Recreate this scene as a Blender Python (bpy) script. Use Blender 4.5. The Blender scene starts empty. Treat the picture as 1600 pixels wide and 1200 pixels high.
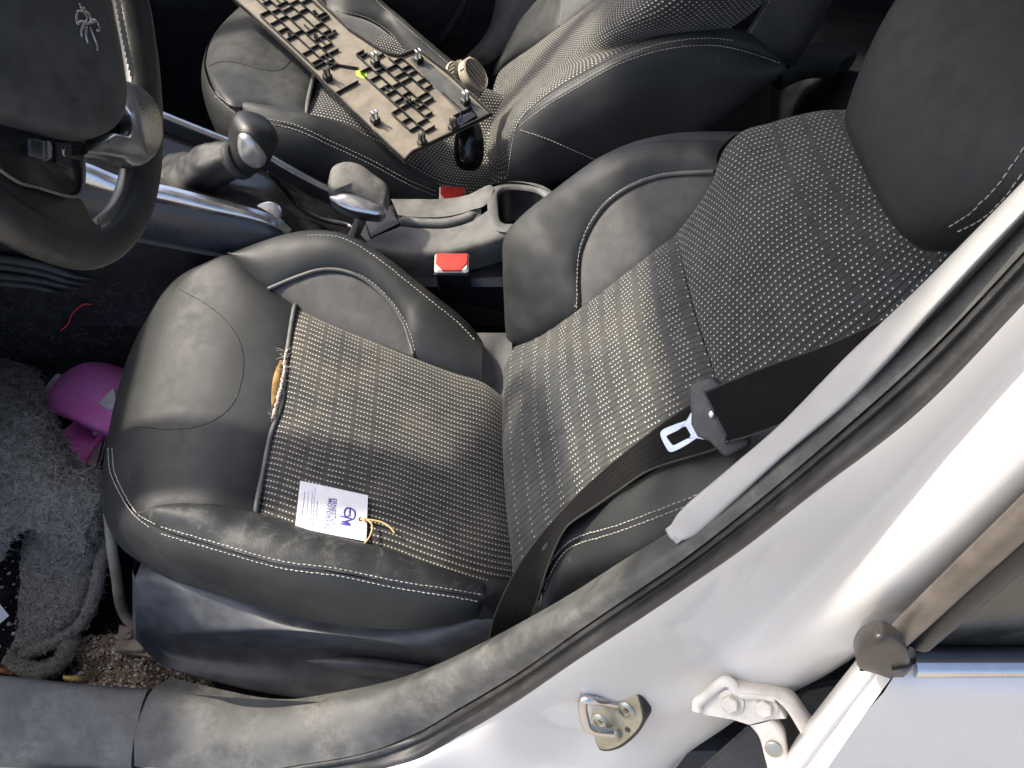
import bpy, bmesh, math, random
import numpy as np
from mathutils import Vector, Matrix
from mathutils.bvhtree import BVHTree
random.seed(7); np.random.seed(7)
R = math.radians
SC = bpy.context.scene
COL = SC.collection

# ------------------------------------------------------------------ camera, sky, sun, exposure
# metres; X towards the rear of the car, Y across the car away from the open driver's door, Z up from the door sill
FPX, PITCH, CAMZ = 1202.0, R(53), 1.0
cam_d = bpy.data.cameras.new('camera'); cam = bpy.data.objects.new('camera', cam_d); COL.objects.link(cam)
cam.location = (0, 0, CAMZ); cam.rotation_euler = (R(90) - PITCH, 0, 0)
cam_d.sensor_width = 36; cam_d.lens = 36 * FPX / 1600; cam_d.clip_start = .01; cam_d.clip_end = 500
SC.camera = cam
SUN_AZ, SUN_EL = R(20), R(50)          # azimuth measured from straight ahead of the car towards the passenger side
sun_dir = Vector((-math.cos(SUN_EL) * math.cos(SUN_AZ), math.cos(SUN_EL) * math.sin(SUN_AZ), math.sin(SUN_EL)))
world = bpy.data.worlds.new('World'); SC.world = world; world.use_nodes = True
wn = world.node_tree.nodes; wl = world.node_tree.links
sky = wn.new('ShaderNodeTexSky'); sky.sky_type = 'NISHITA'; sky.sun_disc = False
sky.sun_elevation = SUN_EL; sky.sun_rotation = math.atan2(sun_dir.x, sun_dir.y)
sky.air_density = .8; sky.dust_density = 4.0; sky.ozone_density = .6
wl.new(sky.outputs[0], wn['Background'].inputs[0]); wn['Background'].inputs[1].default_value = 0.15
sun_d = bpy.data.lights.new('sun', 'SUN'); sun = bpy.data.objects.new('sun', sun_d); COL.objects.link(sun)
sun_d.energy = 2.3; sun_d.angle = R(2.8); sun_d.color = (1, .92, .79)
sun.rotation_euler = sun_dir.to_track_quat('Z', 'Y').to_euler(); sun.location = (-2, 1, 4)
SC.view_settings.view_transform = 'Standard'; SC.view_settings.look = 'None'
SC.view_settings.exposure = 1.48; SC.view_settings.gamma = 1; SC.view_settings.use_curve_mapping = False

# ------------------------------------------------------------------ geometry helpers
A = np.array
cF = A([0, math.cos(PITCH), -math.sin(PITCH)]); cU = A([0, math.sin(PITCH), math.cos(PITCH)]); cR = A([1., 0, 0]); cC = A([0, 0, CAMZ])
def ray(px, py): return cF + (px - 800) / FPX * cR + (600 - py) / FPX * cU
def U(px, py, X=None, Y=None, Z=None, pl=None):
    """where the line of sight meets a plane of the car: X, Y or Z fixed, or pl=(normal, c)"""
    d = ray(px, py)
    if X is not None: t = X / d[0]
    elif Y is not None: t = Y / d[1]
    elif Z is not None: t = (Z - CAMZ) / d[2]
    else:
        n = A(pl[0]); t = (pl[1] - n @ cC) / (n @ d)
    return cC + t * d
BN = A([-1.3, 0, 1]) / math.sqrt(1 + 1.69)          # driver's backrest plane
def Bk(px, py, o=0.): return U(px, py, pl=(BN, .08 / math.sqrt(2.69) + o))
def CZ(*p): return [U(a, b, Z=c) for a, b, c in p]
def CY(*p): return [U(a, b, Y=c) for a, b, c in p]
def CB(*p): return [Bk(a, b, c) for a, b, c in p]

def spl(pts, n, closed=False):
    """Catmull-Rom through pts, resampled to n points by length"""
    P = A([list(p) for p in pts], dtype=float)
    m = len(P)
    if m == 2 and not closed:
        t = np.linspace(0, 1, n)[:, None]; return P[0] * (1 - t) + P[1] * t
    out = []
    idx = range(m if closed else m - 1)
    for i in idx:
        if closed: p0, p1, p2, p3 = P[i - 1], P[i], P[(i + 1) % m], P[(i + 2) % m]
        else:
            p1, p2 = P[i], P[i + 1]
            p0 = P[i - 1] if i else 2 * p1 - p2
            p3 = P[i + 2] if i + 2 < m else 2 * p2 - p1
        d1 = max(np.linalg.norm(p1 - p0), 1e-9) ** .5; d2 = max(np.linalg.norm(p2 - p1), 1e-9) ** .5; d3 = max(np.linalg.norm(p3 - p2), 1e-9) ** .5
        t = np.linspace(0, 1, 16, endpoint=False)[:, None]
        m1 = ((p1 - p0) / d1 - (p2 - p0) / (d1 + d2) + (p2 - p1) / d2) * d2
        m2 = ((p2 - p1) / d2 - (p3 - p1) / (d2 + d3) + (p3 - p2) / d3) * d2
        out.append((2 * t**3 - 3 * t**2 + 1) * p1 + (t**3 - 2 * t**2 + t) * m1 + (-2 * t**3 + 3 * t**2) * p2 + (t**3 - t**2) * m2)
    out.append((P[0] if closed else P[-1])[None])
    Q = np.vstack(out)
    s = np.concatenate([[0], np.cumsum(np.linalg.norm(np.diff(Q, axis=0), axis=1))])
    t = np.linspace(0, s[-1], n + 1)[:-1] if closed else np.linspace(0, s[-1], n)
    return np.stack([np.interp(t, s, Q[:, k]) for k in range(Q.shape[1])], 1)

MATS = {}
ALL = {}
def vnoise(p, sc, seed=0.):
    from mathutils import noise
    return A([noise.noise(Vector((q[0] * sc + seed, q[1] * sc - seed, q[2] * sc + 2 * seed))) for q in p])

def mesh_obj(name, verts, faces, mat, parent=None, smooth=True, uv=None, sharp=None):
    verts = np.asarray(verts, dtype=float)
    base = A(parent_loc(parent)) if parent is not None else np.zeros(3)
    me = bpy.data.meshes.new(name)
    me.from_pydata((verts - base).tolist(), [], [list(map(int, f)) for f in faces])
    if uv is not None:
        l = me.uv_layers.new(name='UVMap')
        vi = np.empty(len(me.loops), dtype=np.int32); me.loops.foreach_get('vertex_index', vi)
        l.data.foreach_set('uv', np.asarray(uv, dtype=np.float32)[vi].ravel())
    if smooth: me.shade_smooth()
    if sharp: me.set_sharp_from_angle(angle=R(sharp))
    if mat is not None: me.materials.append(MATS[mat] if isinstance(mat, str) else mat)
    o = bpy.data.objects.new(name, me); COL.objects.link(o)
    if parent is not None: o.parent = parent
    ALL[o.name] = (verts, faces)
    return o
def parent_loc(p):
    v = Vector(p.location)
    while p.parent: p = p.parent; v += Vector(p.location)
    return v
def thing(name, label, cat, loc, group=None):
    o = bpy.data.objects.new(name, None); COL.objects.link(o); o.location = loc; o.empty_display_size = .05
    return tag(o, label, cat, group)
def tag(o, label=None, cat=None, group=None, kind=None):
    if label: o['label'] = label
    if cat: o['category'] = cat
    if group: o['group'] = group
    if kind: o['kind'] = kind
    return o

def grid_loft(curves, nu, nv):
    C = [spl(c, nu) for c in curves]
    G = np.empty((nu, nv, 3))
    S = np.stack(C)                                   # k,nu,3
    if len(curves) == 2:
        t = np.linspace(0, 1, nv)[None, :, None]
        return S[0][:, None] * (1 - t) + S[1][:, None] * t
    for i in range(nu): G[i] = spl(S[:, i], nv)
    return G
def gnormals(G, ref):
    du = np.gradient(G, axis=0); dv = np.gradient(G, axis=1)
    n = np.cross(du, dv); n /= np.maximum(np.linalg.norm(n, axis=2, keepdims=True), 1e-12)
    flip = (n.reshape(-1, 3).mean(0) @ A(ref)) < 0
    return (-n if flip else n), flip
def patch(name, curves, nu, nv, mat, parent, ref, puff=0., w=.02, edges='abcd', rough=0., rsc=20., grooves=None, uvo=(0, 0), post=None, uvp=None):
    """loft through curves; edges a/b = first/last point of the curves, c/d = first/last curve, tucked down where listed"""
    G = grid_loft(curves, nu, nv)
    N, flip = gnormals(G, ref)
    lu = np.concatenate([np.zeros((1, nv)), np.cumsum(np.linalg.norm(np.diff(G, axis=0), axis=2), 0)], 0)
    lv = np.concatenate([np.zeros((nu, 1)), np.cumsum(np.linalg.norm(np.diff(G, axis=1), axis=2), 1)], 1)
    f = np.ones((nu, nv))
    for e, d in (('a', lu), ('b', lu[-1:] - lu), ('c', lv), ('d', lv[:, -1:] - lv)):
        if e in edges: f *= 1 - np.exp(-np.maximum(d, 0) / w)
    D = f * puff
    if rough: D = D + (vnoise(G.reshape(-1, 3), rsc, 3.1).reshape(nu, nv) + .5 * vnoise(G.reshape(-1, 3), rsc * 2.3, 8.).reshape(nu, nv)) * rough * np.minimum(1, f)
    if grooves:
        for line, dep, gw in grooves:
            L = A(line)
            dm = np.sqrt(((G[:, :, None, :] - L[None, None]) ** 2).sum(3)).min(2)
            D = D - dep * np.exp(-(dm / gw) ** 2)
    G = G + N * D[..., None]
    if post is not None: G = post(G, lu, lv)
    ids = np.arange(nu * nv).reshape(nu, nv)
    q = np.stack([ids[:-1, :-1], ids[1:, :-1], ids[1:, 1:], ids[:-1, 1:]], 2).reshape(-1, 4)
    if flip: q = q[:, ::-1]
    mu = lu.mean(1); mv = lv.mean(0)
    uv = np.stack(np.broadcast_arrays(mu[:, None] + uvo[0], mv[None] + uvo[1]), 2).reshape(-1, 2)
    if uvp is not None: uv = np.stack([G.reshape(-1, 3) @ A(uvp[0]) + 2, G.reshape(-1, 3) @ A(uvp[1]) + 2], 1)
    o = mesh_obj(name, G.reshape(-1, 3), q.tolist(), mat, parent, uv=uv)
    return o

def onto(px, objs, n=60, off=.0008, closed=False):
    """drape a traced seam over built surfaces: returns points and normals"""
    trees = [BVHTree.FromPolygons([tuple(v) for v in ALL[o.name][0]], ALL[o.name][1]) for o in objs]
    Q = spl([(a, b, 0) for a, b in px], n, closed)
    P, N = [], []
    for a, b, _ in Q:
        d = Vector(ray(a, b)).normalized(); best = None
        for t in trees:
            h = t.ray_cast(Vector(cC), d)
            if h[0] is not None and (best is None or h[3] < best[3]): best = h
        if best:
            nn = best[1] if best[1].dot(d) < 0 else -best[1]
            P.append(A(best[0] + nn * off)); N.append(A(nn))
    return A(P), A(N)

def tube_mesh(path, rad, k=10, cap=True, flat=None, up=None, closed=False):
    P = A(path); n = len(P)
    rad = np.full(n, rad) if np.isscalar(rad) else A(rad)
    T = np.gradient(P, axis=0) if not closed else (np.roll(P, -1, 0) - np.roll(P, 1, 0))
    T /= np.maximum(np.linalg.norm(T, axis=1, keepdims=True), 1e-12)
    a = np.cross(T[0], [0, 0, 1.]) if up is None else A(up, dtype=float)
    if np.linalg.norm(a) < 1e-6: a = A([1., 0, 0])
    V = []
    for i in range(n):
        u = A(up, dtype=float) if up is not None and np.ndim(up) == 1 else (A(up[i]) if up is not None else a)
        a = u - T[i] * (u @ T[i]); a = a / max(np.linalg.norm(a), 1e-9); b = np.cross(T[i], a)
        for j in range(k):
            t = 2 * math.pi * j / k
            V.append(P[i] + rad[i] * ((flat if flat else 1.) * math.cos(t) * a + math.sin(t) * b))
    F = []
    for i in range(n if closed else n - 1):
        i2 = (i + 1) % n
        for j in range(k): F.append((i * k + j, i * k + (j + 1) % k, i2 * k + (j + 1) % k, i2 * k + j))
    if cap and not closed:
        F.append(tuple(range(k))[::-1]); F.append(tuple((n - 1) * k + j for j in range(k)))
    return V, F
def tube(name, path, rad, mat, parent=None, **kw):
    V, F = tube_mesh(path, rad, **kw); return mesh_obj(name, V, F, mat, parent, sharp=50)
def joinm(parts):
    V, F = [], []
    for v, f in parts:
        b = len(V); V.extend([tuple(x) for x in v]); F.extend([tuple(i + b for i in q) for q in f])
    return V, F
def stitches(name, P, N, mat, parent, ln=.0042, gap=.0016, r=.00055, side=0.):
    P = A(P); N = A(N)
    s = np.concatenate([[0], np.cumsum(np.linalg.norm(np.diff(P, axis=0), axis=1))])
    parts = []; t = 0.
    def at(t): return A([np.interp(t, s, P[:, k]) for k in range(3)]), A([np.interp(t, s, N[:, k]) for k in range(3)])
    while t + ln < s[-1]:
        p0, n0 = at(t); p1, n1 = at(t + ln); pm = (p0 + p1) / 2 + n0 * r * .9
        j = np.random.randn(3) * .00018
        parts.append(tube_mesh([p0 - n0 * r * .6, p0 * .8 + p1 * .2 + n0 * r * .7 + j, p1 * .8 + p0 * .2 + n1 * r * .7 + j, p1 - n1 * r * .6], [r * .6, r, r, r * .6], k=5))
        t += ln + gap
    V, F = joinm(parts); return mesh_obj(name, V, F, mat, parent)
def offs(P, N, d):
    """shift a draped line sideways on its surface"""
    T = np.gradient(P, axis=0); S = np.cross(N, T); S /= np.maximum(np.linalg.norm(S, axis=1, keepdims=True), 1e-9)
    return P + S * d

def plane_axes(n):
    n = A(n, dtype=float); n /= np.linalg.norm(n)
    a = np.cross(n, [0, 0, 1.]); a = a if np.linalg.norm(a) > .1 else A([1., 0, 0]); a /= np.linalg.norm(a)
    return a, np.cross(n, a), n
def inset2(Q, d):
    """move a closed 2-D outline inwards by d"""
    ar = .5 * np.sum(Q[:, 0] * np.roll(Q[:, 1], -1) - np.roll(Q[:, 0], -1) * Q[:, 1])
    T = np.roll(Q, -1, 0) - np.roll(Q, 1, 0); T /= np.maximum(np.linalg.norm(T, axis=1, keepdims=True), 1e-9)
    Nn = np.stack([-T[:, 1], T[:, 0]], 1) * (1 if ar > 0 else -1)
    return Q + Nn * d
def plate(name, outline, n, depth, mat, parent=None, rings=((0, 0), (.0015, .0015)), smooth_n=0, dome=None, sharp=35):
    """solid plate: outline lies on its front face's plane; n points to the viewer; rings = (inset, height) going up from the rim;
    dome = list of (scale, height) continuing to the middle"""
    O = A(outline); O = spl(O, smooth_n, True) if smooth_n else O
    a, b, nn = plane_axes(n); c = O.mean(0)
    Q = np.stack([(O - c) @ a, (O - c) @ b], 1); h0 = ((O - c) @ nn)
    L = [(Q, -depth)] + [(inset2(Q, i), h) for i, h in rings]
    V = []
    for q, h in L: V += [c + a * x + b * y + nn * (h + h0[i]) for i, (x, y) in enumerate(q)]
    m = len(O); F = []
    top = L[-1]
    k = len(L)
    if dome:
        for s, h in dome:
            q = top[0] * s; V += [c + a * x + b * y + nn * (h + h0[i] * s) for i, (x, y) in enumerate(q)]; k += 1
    ar = .5 * np.sum(Q[:, 0] * np.roll(Q[:, 1], -1) - np.roll(Q[:, 0], -1) * Q[:, 1])
    for r_ in range(k - 1):
        for i in range(m):
            j = (i + 1) % m; f = (r_ * m + i, r_ * m + j, (r_ + 1) * m + j, (r_ + 1) * m + i)
            F.append(f if ar > 0 else f[::-1])
    t = [(k - 1) * m + i for i in range(m)]; bt = list(range(m))
    F.append(t if ar > 0 else t[::-1]); F.append(bt[::-1] if ar > 0 else bt)
    return mesh_obj(name, V, F, mat, parent, sharp=sharp)
def lathe(name, prof, origin, axis, mat, parent=None, k=32, sharp=40):
    a, b, n = plane_axes(axis); V = []; F = []
    for r_, h in prof:
        for j in range(k):
            t = 2 * math.pi * j / k; V.append(A(origin) + n * h + r_ * (a * math.cos(t) + b * math.sin(t)))
    for i in range(len(prof) - 1):
        for j in range(k): F.append((i * k + j, i * k + (j + 1) % k, (i + 1) * k + (j + 1) % k, (i + 1) * k + j))
    F.append(tuple(range(k))[::-1]); F.append(tuple((len(prof) - 1) * k + j for j in range(k)))
    return mesh_obj(name, V, F, mat, parent, sharp=sharp)
def box_mesh(c, ax, ay, az, sx, sy, sz, bev=.0):
    """oriented box with chamfered edges along its z"""
    c = A(c); ax = A(ax); ay = A(ay); az = A(az)
    b = min(bev, sx * .45, sy * .45, sz * .45)
    V = []
    lv = [(-sz / 2, b), (-sz / 2 + b, 0), (sz / 2 - b, 0), (sz / 2, b)] if b else [(-sz / 2, 0), (sz / 2, 0)]
    for h, i in lv:
        x, y = sx / 2 - i, sy / 2 - i
        if b:
            o = [(-x + b, -y), (x - b, -y), (x, -y + b), (x, y - b), (x - b, y), (-x + b, y), (-x, y - b), (-x, -y + b)]
        else: o = [(-x, -y), (x, -y), (x, y), (-x, y)]
        V += [c + ax * p + ay * q + az * h for p, q in o]
    m = 8 if b else 4; F = []
    for r_ in range(len(lv) - 1):
        for i in range(m): F.append((r_ * m + i, r_ * m + (i + 1) % m, (r_ + 1) * m + (i + 1) % m, (r_ + 1) * m + i))
    F.append(tuple(range(m))[::-1]); F.append(tuple((len(lv) - 1) * m + i for i in range(m)))
    return V, F
def box(name, c, s, mat, parent=None, bev=.003, ax=(1, 0, 0), ay=(0, 1, 0), az=(0, 0, 1)):
    V, F = box_mesh(c, ax, ay, az, *s, bev); return mesh_obj(name, V, F, mat, parent, sharp=30)

# ------------------------------------------------------------------ materials
class NT:
    def __init__(s, name):
        m = bpy.data.materials.new(name); m.use_nodes = True; s.m = m; s.t = m.node_tree; s.n = s.t.nodes; s.p = s.n['Principled BSDF']; MATS[name] = m
        s.tc = s.n.new('ShaderNodeTexCoord')
    def link(s, a, b): s.t.links.new(a, b)
    def val(s, sock, v):
        if hasattr(v, 'is_output'): s.link(v, sock)
        else: sock.default_value = v
    def noise(s, scale, detail=4, rough=.55, vec=None, out=0, dist=0.):
        n = s.n.new('ShaderNodeTexNoise'); n.inputs['Scale'].default_value = scale; n.inputs['Detail'].default_value = detail
        n.inputs['Roughness'].default_value = rough; n.inputs['Distortion'].default_value = dist
        s.link(vec if vec is not None else s.tc.outputs['Object'], n.inputs['Vector']); return n.outputs[out]
    def voro(s, scale, feature='F1', vec=None):
        n = s.n.new('ShaderNodeTexVoronoi'); n.feature = feature; n.inputs['Scale'].default_value = scale
        s.link(vec if vec is not None else s.tc.outputs['Object'], n.inputs['Vector']); return n.outputs['Distance']
    def math(s, op, a, b=0., c=0., clamp=False):
        n = s.n.new('ShaderNodeMath'); n.operation = op; n.use_clamp = clamp
        s.val(n.inputs[0], a); s.val(n.inputs[1], b)
        if op in ('MULTIPLY_ADD', 'SMOOTH_MIN', 'COMPARE'): s.val(n.inputs[2], c)
        return n.outputs[0]
    def ramp(s, v, lo, hi, a=0., b=1.):
        n = s.n.new('ShaderNodeMapRange'); n.clamp = True; n.interpolation_type = 'SMOOTHSTEP'
        s.val(n.inputs[0], v); n.inputs[1].default_value = lo; n.inputs[2].default_value = hi; n.inputs[3].default_value = a; n.inputs[4].default_value = b
        return n.outputs[0]
    def mix(s, f, a, b):
        n = s.n.new('ShaderNodeMix'); n.data_type = 'RGBA'
        s.val(n.inputs[0], f); s.val(n.inputs[6], a if hasattr(a, 'is_output') else (*a, 1)); s.val(n.inputs[7], b if hasattr(b, 'is_output') else (*b, 1)); return n.outputs[2]
    def bump(s, h, strength, dist=.001, prev=None):
        n = s.n.new('ShaderNodeBump'); n.inputs['Strength'].default_value = strength; n.inputs['Distance'].default_value = dist
        s.link(h, n.inputs['Height'])
        if prev is not None: s.link(prev, n.inputs['Normal'])
        return n.outputs[0]
    def uvxy(s):
        n = s.n.new('ShaderNodeSeparateXYZ'); s.link(s.tc.outputs['UV'], n.inputs[0]); return n.outputs[0], n.outputs[1]
    def mapv(s, sc):
        n = s.n.new('ShaderNodeMapping'); n.inputs['Scale'].default_value = sc; s.link(s.tc.outputs['Object'], n.inputs[0]); return n.outputs[0]
    def set(s, **k):
        for a, v in k.items():
            so = s.p.inputs[{'base': 'Base Color', 'rough': 'Roughness', 'metal': 'Metallic', 'normal': 'Normal', 'spec': 'Specular IOR Level', 'coat': 'Coat Weight',
                             'coatr': 'Coat Roughness', 'sheen': 'Sheen Weight', 'sheenr': 'Sheen Roughness', 'alpha': 'Alpha', 'trans': 'Transmission Weight', 'sss': 'Subsurface Weight'}[a]]
            s.val(so, (*v, 1) if isinstance(v, tuple) and len(v) == 3 else v)
        return s

DUST = (.27, .257, .222)
def simple(name, base, rough, metal=0., var=.25, dust=0., bump=.0, bsc=400., dsc=14., coat=0., spec=.5, grain=None):
    t = NT(name)
    n1 = t.noise(35, 6); n2 = t.noise(dsc, 8, .65)
    dark = tuple(c * (1 - var) for c in base); light = tuple(min(1, c * (1 + var)) for c in base)
    c = t.mix(t.ramp(n1, .3, .7), dark, light)
    if dust: 
        fine = t.noise(500, 3, .7)
        d = t.math('MULTIPLY', t.math('MULTIPLY', t.ramp(n2, .40, .68), t.ramp(t.noise(dsc * 5, 6, .7, dist=.6), .36, .62, .25, 1.)), t.ramp(fine, .3, .75, .35, 1.))
        c = t.mix(t.math('MULTIPLY', d, dust), c, DUST)
        r = t.math('ADD', t.math('MULTIPLY', d, .3 * dust), t.ramp(n1, .2, .8, rough - .06, rough + .06), clamp=True)
    else: r = t.ramp(n1, .2, .8, max(.03, rough - .06), rough + .06)
    t.set(base=c, rough=r, metal=metal, coat=coat, spec=spec)
    if bump:
        b = t.bump(t.noise(bsc, 3, .6), bump, .0006)
        if grain: b = t.bump(t.voro(grain), bump, .0006, b)
        t.set(normal=b)
    return t
def leather(name, base=(.0205, .0230, .0240), rough=.53, dust=.25, spec=.42, wear=.0):
    t = NT(name)
    vo = t.voro(780); n1 = t.noise(9, 6, .6); n2 = t.noise(55, 5, .6); fine = t.noise(900, 2)
    cr = t.voro(120, 'DISTANCE_TO_EDGE', t.noise(30, 3, .5, out=1))
    c = t.mix(t.ramp(n1, .3, .7), tuple(x * .88 for x in base), tuple(x * 1.15 for x in base))
    d = t.math('MULTIPLY', t.ramp(n1, .38, .75), t.ramp(n2, .3, .7, .3, 1))
    c = t.mix(t.math('MULTIPLY', d, dust * .22), c, (.20, .195, .175))
    spk = t.ramp(t.voro(210), .0, .10, 1, 0); spk = t.math('MULTIPLY', spk, t.ramp(t.noise(90, 2), .60, .66))
    c = t.mix(t.math('MULTIPLY', spk, .5), c, (.33, .31, .27))
    scv = t.mapv((260, 22, 60)); scr_ = t.math('MULTIPLY', t.ramp(t.noise(1., 3, .6, scv), .69, .73), t.ramp(t.noise(12, 2), .5, .6))
    c = t.mix(t.math('MULTIPLY', scr_, .35), c, (.20, .195, .18))
    if wear:
        wn_ = t.math('MULTIPLY', t.ramp(t.noise(24, 8, .75, dist=1.2), .50, .62), t.ramp(t.noise(150, 4), .35, .6))
        c = t.mix(t.math('MULTIPLY', wn_, wear), c, (.16, .155, .135))
    r = t.ramp(n2, .25, .75, rough - .03, rough + .04)
    r = t.math('ADD', r, t.math('MULTIPLY', d, .16))
    b = t.bump(vo, .22, .0006); b = t.bump(n2, .05, .0008, b); b = t.bump(t.noise(170, 4, .6, dist=1.6), .10, .0008, b)
    if wear: b = t.bump(t.noise(140, 6, .7, dist=.8), .35, .0012, b)
    t.set(base=c, rough=r, normal=b, spec=spec)
    return t
def fabric(name, along, p=.0052, q=.0078, n0=1., n1=6., base=(.050, .051, .050), line=.0, dot=.00105, dirt=.3, stag=1.):
    """ribbed seat cloth: ribs run along u, light woven dots in groups that close up along u"""
    t = NT(name)
    u, v = t.uvxy()
    row = t.math('FLOOR', t.math('DIVIDE', v, q))
    fv = t.math('FRACT', t.math('DIVIDE', v, q))
    us = t.math('ADD', t.math('DIVIDE', u, p), t.math('MULTIPLY', t.math('MODULO', row, 2.), .5 * stag))
    fu = t.math('FRACT', us); ci = t.math('FLOOR', us)
    m6 = t.math('MODULO', ci, 6.)
    nn = t.ramp(u, along[0], along[1], n0, n1)
    keep = t.math('LESS_THAN', m6, nn)
    dx = t.math('MULTIPLY', t.math('SUBTRACT', fu, .5), p); dy = t.math('MULTIPLY', t.math('SUBTRACT', fv, .5), q)
    rr = t.math('SQRT', t.math('ADD', t.math('POWER', dx, 2.), t.math('POWER', dy, 2.)))
    dm = t.math('MULTIPLY', t.ramp(rr, dot * .75, dot * 1.15, 1, 0), keep)
    hole = t.math('MULTIPLY', t.ramp(rr, dot * .75, dot * 1.2, .45, 0), t.math('SUBTRACT', 1., keep))
    ribh = t.math('ABSOLUTE', t.math('SUBTRACT', fv, .5))          # 0 middle of the rib, .5 groove
    groove = t.ramp(ribh, .38, .49)
    weave = t.math('MULTIPLY', t.math('SINE', t.math('MULTIPLY', u, 2 * math.pi / .0013)), t.math('SINE', t.math('MULTIPLY', v, 2 * math.pi / .0013)))
    big = t.noise(11, 7, .62); mid = t.noise(70, 5, .6)
    c = t.mix(t.ramp(mid, .3, .7), tuple(x * .8 for x in base), tuple(x * 1.25 for x in base))
    c = t.mix(t.math('MULTIPLY', t.ramp(big, .40, .72), dirt), c, (.27, .235, .17))
    if line:
        ln = t.math('MULTIPLY', t.ramp(t.math('ABSOLUTE', dy), .0004, .0009, 1, 0), line)
        c = t.mix(ln, c, (.36, .33, .26))
    c = t.mix(t.math('MULTIPLY', groove, .8), c, tuple(x * .28 for x in base))
    c = t.mix(hole, c, (.10, .10, .095))
    c = t.mix(t.math('MULTIPLY', dm, t.ramp(mid, .2, .6, .65, 1.)), c, (.72, .69, .60))
    b = t.bump(t.math('ADD', t.ramp(ribh, .30, .5, 1, 0), t.math('MULTIPLY', dm, .5)), .75, .0011)
    b = t.bump(weave, .25, .0004, b)
    t.set(base=c, rough=.86, normal=b, spec=.25, sheen=.15)
    return t
def build_materials():
    leather('leather_black', dust=.35)
    leather('leather_worn', dust=.5, wear=.30)
    leather('leather_head', base=(.021, .0235, .024), rough=.56, dust=.03)
    leather('leather_dusty', base=(.0265, .029, .0295), dust=.6, rough=.52)
    fabric('cloth_cushion', (0., .42), p=.0046, q=.0080, n0=4.2, n1=7., line=.15, dirt=.24, dot=.00092, stag=0., base=(.040, .041, .040))
    fabric('cloth_back_low', (0., .30), p=.0050, q=.0078, n0=.4, n1=3.8, dirt=.16, dot=.00092, base=(.050, .054, .053))
    fabric('cloth_back_up', (0., .25), p=.0058, q=.0078, n0=7., n1=4.2, dot=.00098, dirt=.08, base=(.045, .047, .047))
    fabric('cloth_passenger', (0., .3), p=.0058, q=.0072, n0=7., n1=7., dot=.0012, dirt=.12, base=(.038, .040, .039))
    t = simple('suede_grey', (.088, .088, .088), .9, var=.15, dust=.15, bump=.5, bsc=900, spec=.15); t.set(sheen=.35)
    simple('thread', (.44, .425, .37), .8, bump=.3)
    simple('thread_black', (.02, .02, .02), .7)
    simple('piping_grey', (.09, .093, .09), .55, dust=.3)
    simple('foam', (.36, .21, .07), .95, var=.45, bump=.9, bsc=700)
    simple('plastic_trim', (.078, .080, .085), .50, dust=.08, bump=.35, bsc=1500)
    simple('plastic_console', (.105, .106, .102), .55, dust=.35, bump=.3, bsc=1600)
    simple('plastic_black', (.012, .013, .016), .38, dust=.05, bump=.12, bsc=1200)
    simple('plastic_gloss', (.008, .008, .009), .16, dust=.12)
    simple('plastic_dark', (.022, .023, .026), .55, dust=.12, bump=.3, bsc=1200)
    simple('wheel_leather', (.024, .025, .025), .36, dust=.12, bump=.25, bsc=260, grain=900)
    simple('airbag_skin', (.050, .053, .058), .44, dust=.08, bump=.25, bsc=1400)
    simple('satin_chrome', (.60, .61, .63), .30, metal=1., var=.06)
    simple('bright_chrome', (.62, .60, .60), .30, metal=1., var=.08)
    simple('zinc', (.42, .42, .36), .42, metal=1., var=.2, bump=.2, bsc=300)
    simple('steel', (.55, .57, .60), .28, metal=1., var=.15, bump=.2, bsc=200)
    simple('console_side', (.030, .034, .046), .30, dust=.05, var=.1)
    simple('sill_plastic', (.068, .070, .068), .6, dust=.55, bump=.35, bsc=1300, dsc=15)
    simple('seal_rubber', (.017, .018, .020), .50, dust=.25, bump=.2, bsc=500, dsc=11)
    simple('pillar_plastic', (.37, .37, .36), .62, var=.05, dust=.18, bump=.35, bsc=1500)
    t = simple('white_paint', (.565, .56, .55), .34, dust=.06, dsc=20, var=.01, coat=.35, spec=.5)
    simple('dirty_white', (.64, .61, .55), .48, var=.12, dust=.45, bump=.2, bsc=200, dsc=40)
    t = NT('webbing'); u, v = t.uvxy()
    tw = t.math('SINE', t.math('MULTIPLY', t.math('ADD', u, t.math('MULTIPLY', t.math('ABSOLUTE', t.math('SUBTRACT', t.math('FRACT', t.math('DIVIDE', v, .0078)), .5)), .006)), 2 * math.pi / .0016))
    c = t.mix(t.ramp(t.noise(20, 6), .4, .75), (.0045, .0045, .0045), (.0085, .008, .008))
    c = t.mix(t.math('MULTIPLY', t.ramp(t.math('ABSOLUTE', t.math('SUBTRACT', v, .0235)), .0215, .0225), .25), c, (.20, .20, .19))
    t.set(base=c, rough=.75, normal=t.bump(tw, .5, .0004), spec=.2)
    simple('red_plastic', (.62, .045, .035), .35, var=.08, dust=.05)
    t = NT('carpet'); n = t.noise(260, 6, .75); n2 = t.noise(14, 5, .6)
    c = t.mix(t.ramp(n, .35, .7), (.006, .006, .006), (.035, .033, .030)); c = t.mix(t.math('MULTIPLY', t.ramp(n2, .5, .75), .35), c, (.10, .08, .06))
    t.set(base=c, rough=.95, normal=t.bump(n, 1., .004), spec=.1)
    t = NT('felt'); n = t.noise(420, 6, .8); n2 = t.noise(12, 6, .65); n3 = t.noise(60, 6, .7)
    c = t.mix(t.ramp(n, .3, .75), (.15, .132, .11), (.58, .515, .43)); c = t.mix(t.ramp(n2, .35, .7, 0, .45), c, (.30, .268, .225)); c = t.mix(t.math('MULTIPLY', t.ramp(n3, .55, .75), .4), c, (.36, .34, .31))
    t.set(base=c, rough=.95, normal=t.bump(n3, .8, .006, t.bump(n, 1., .004)), spec=.1)
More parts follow.
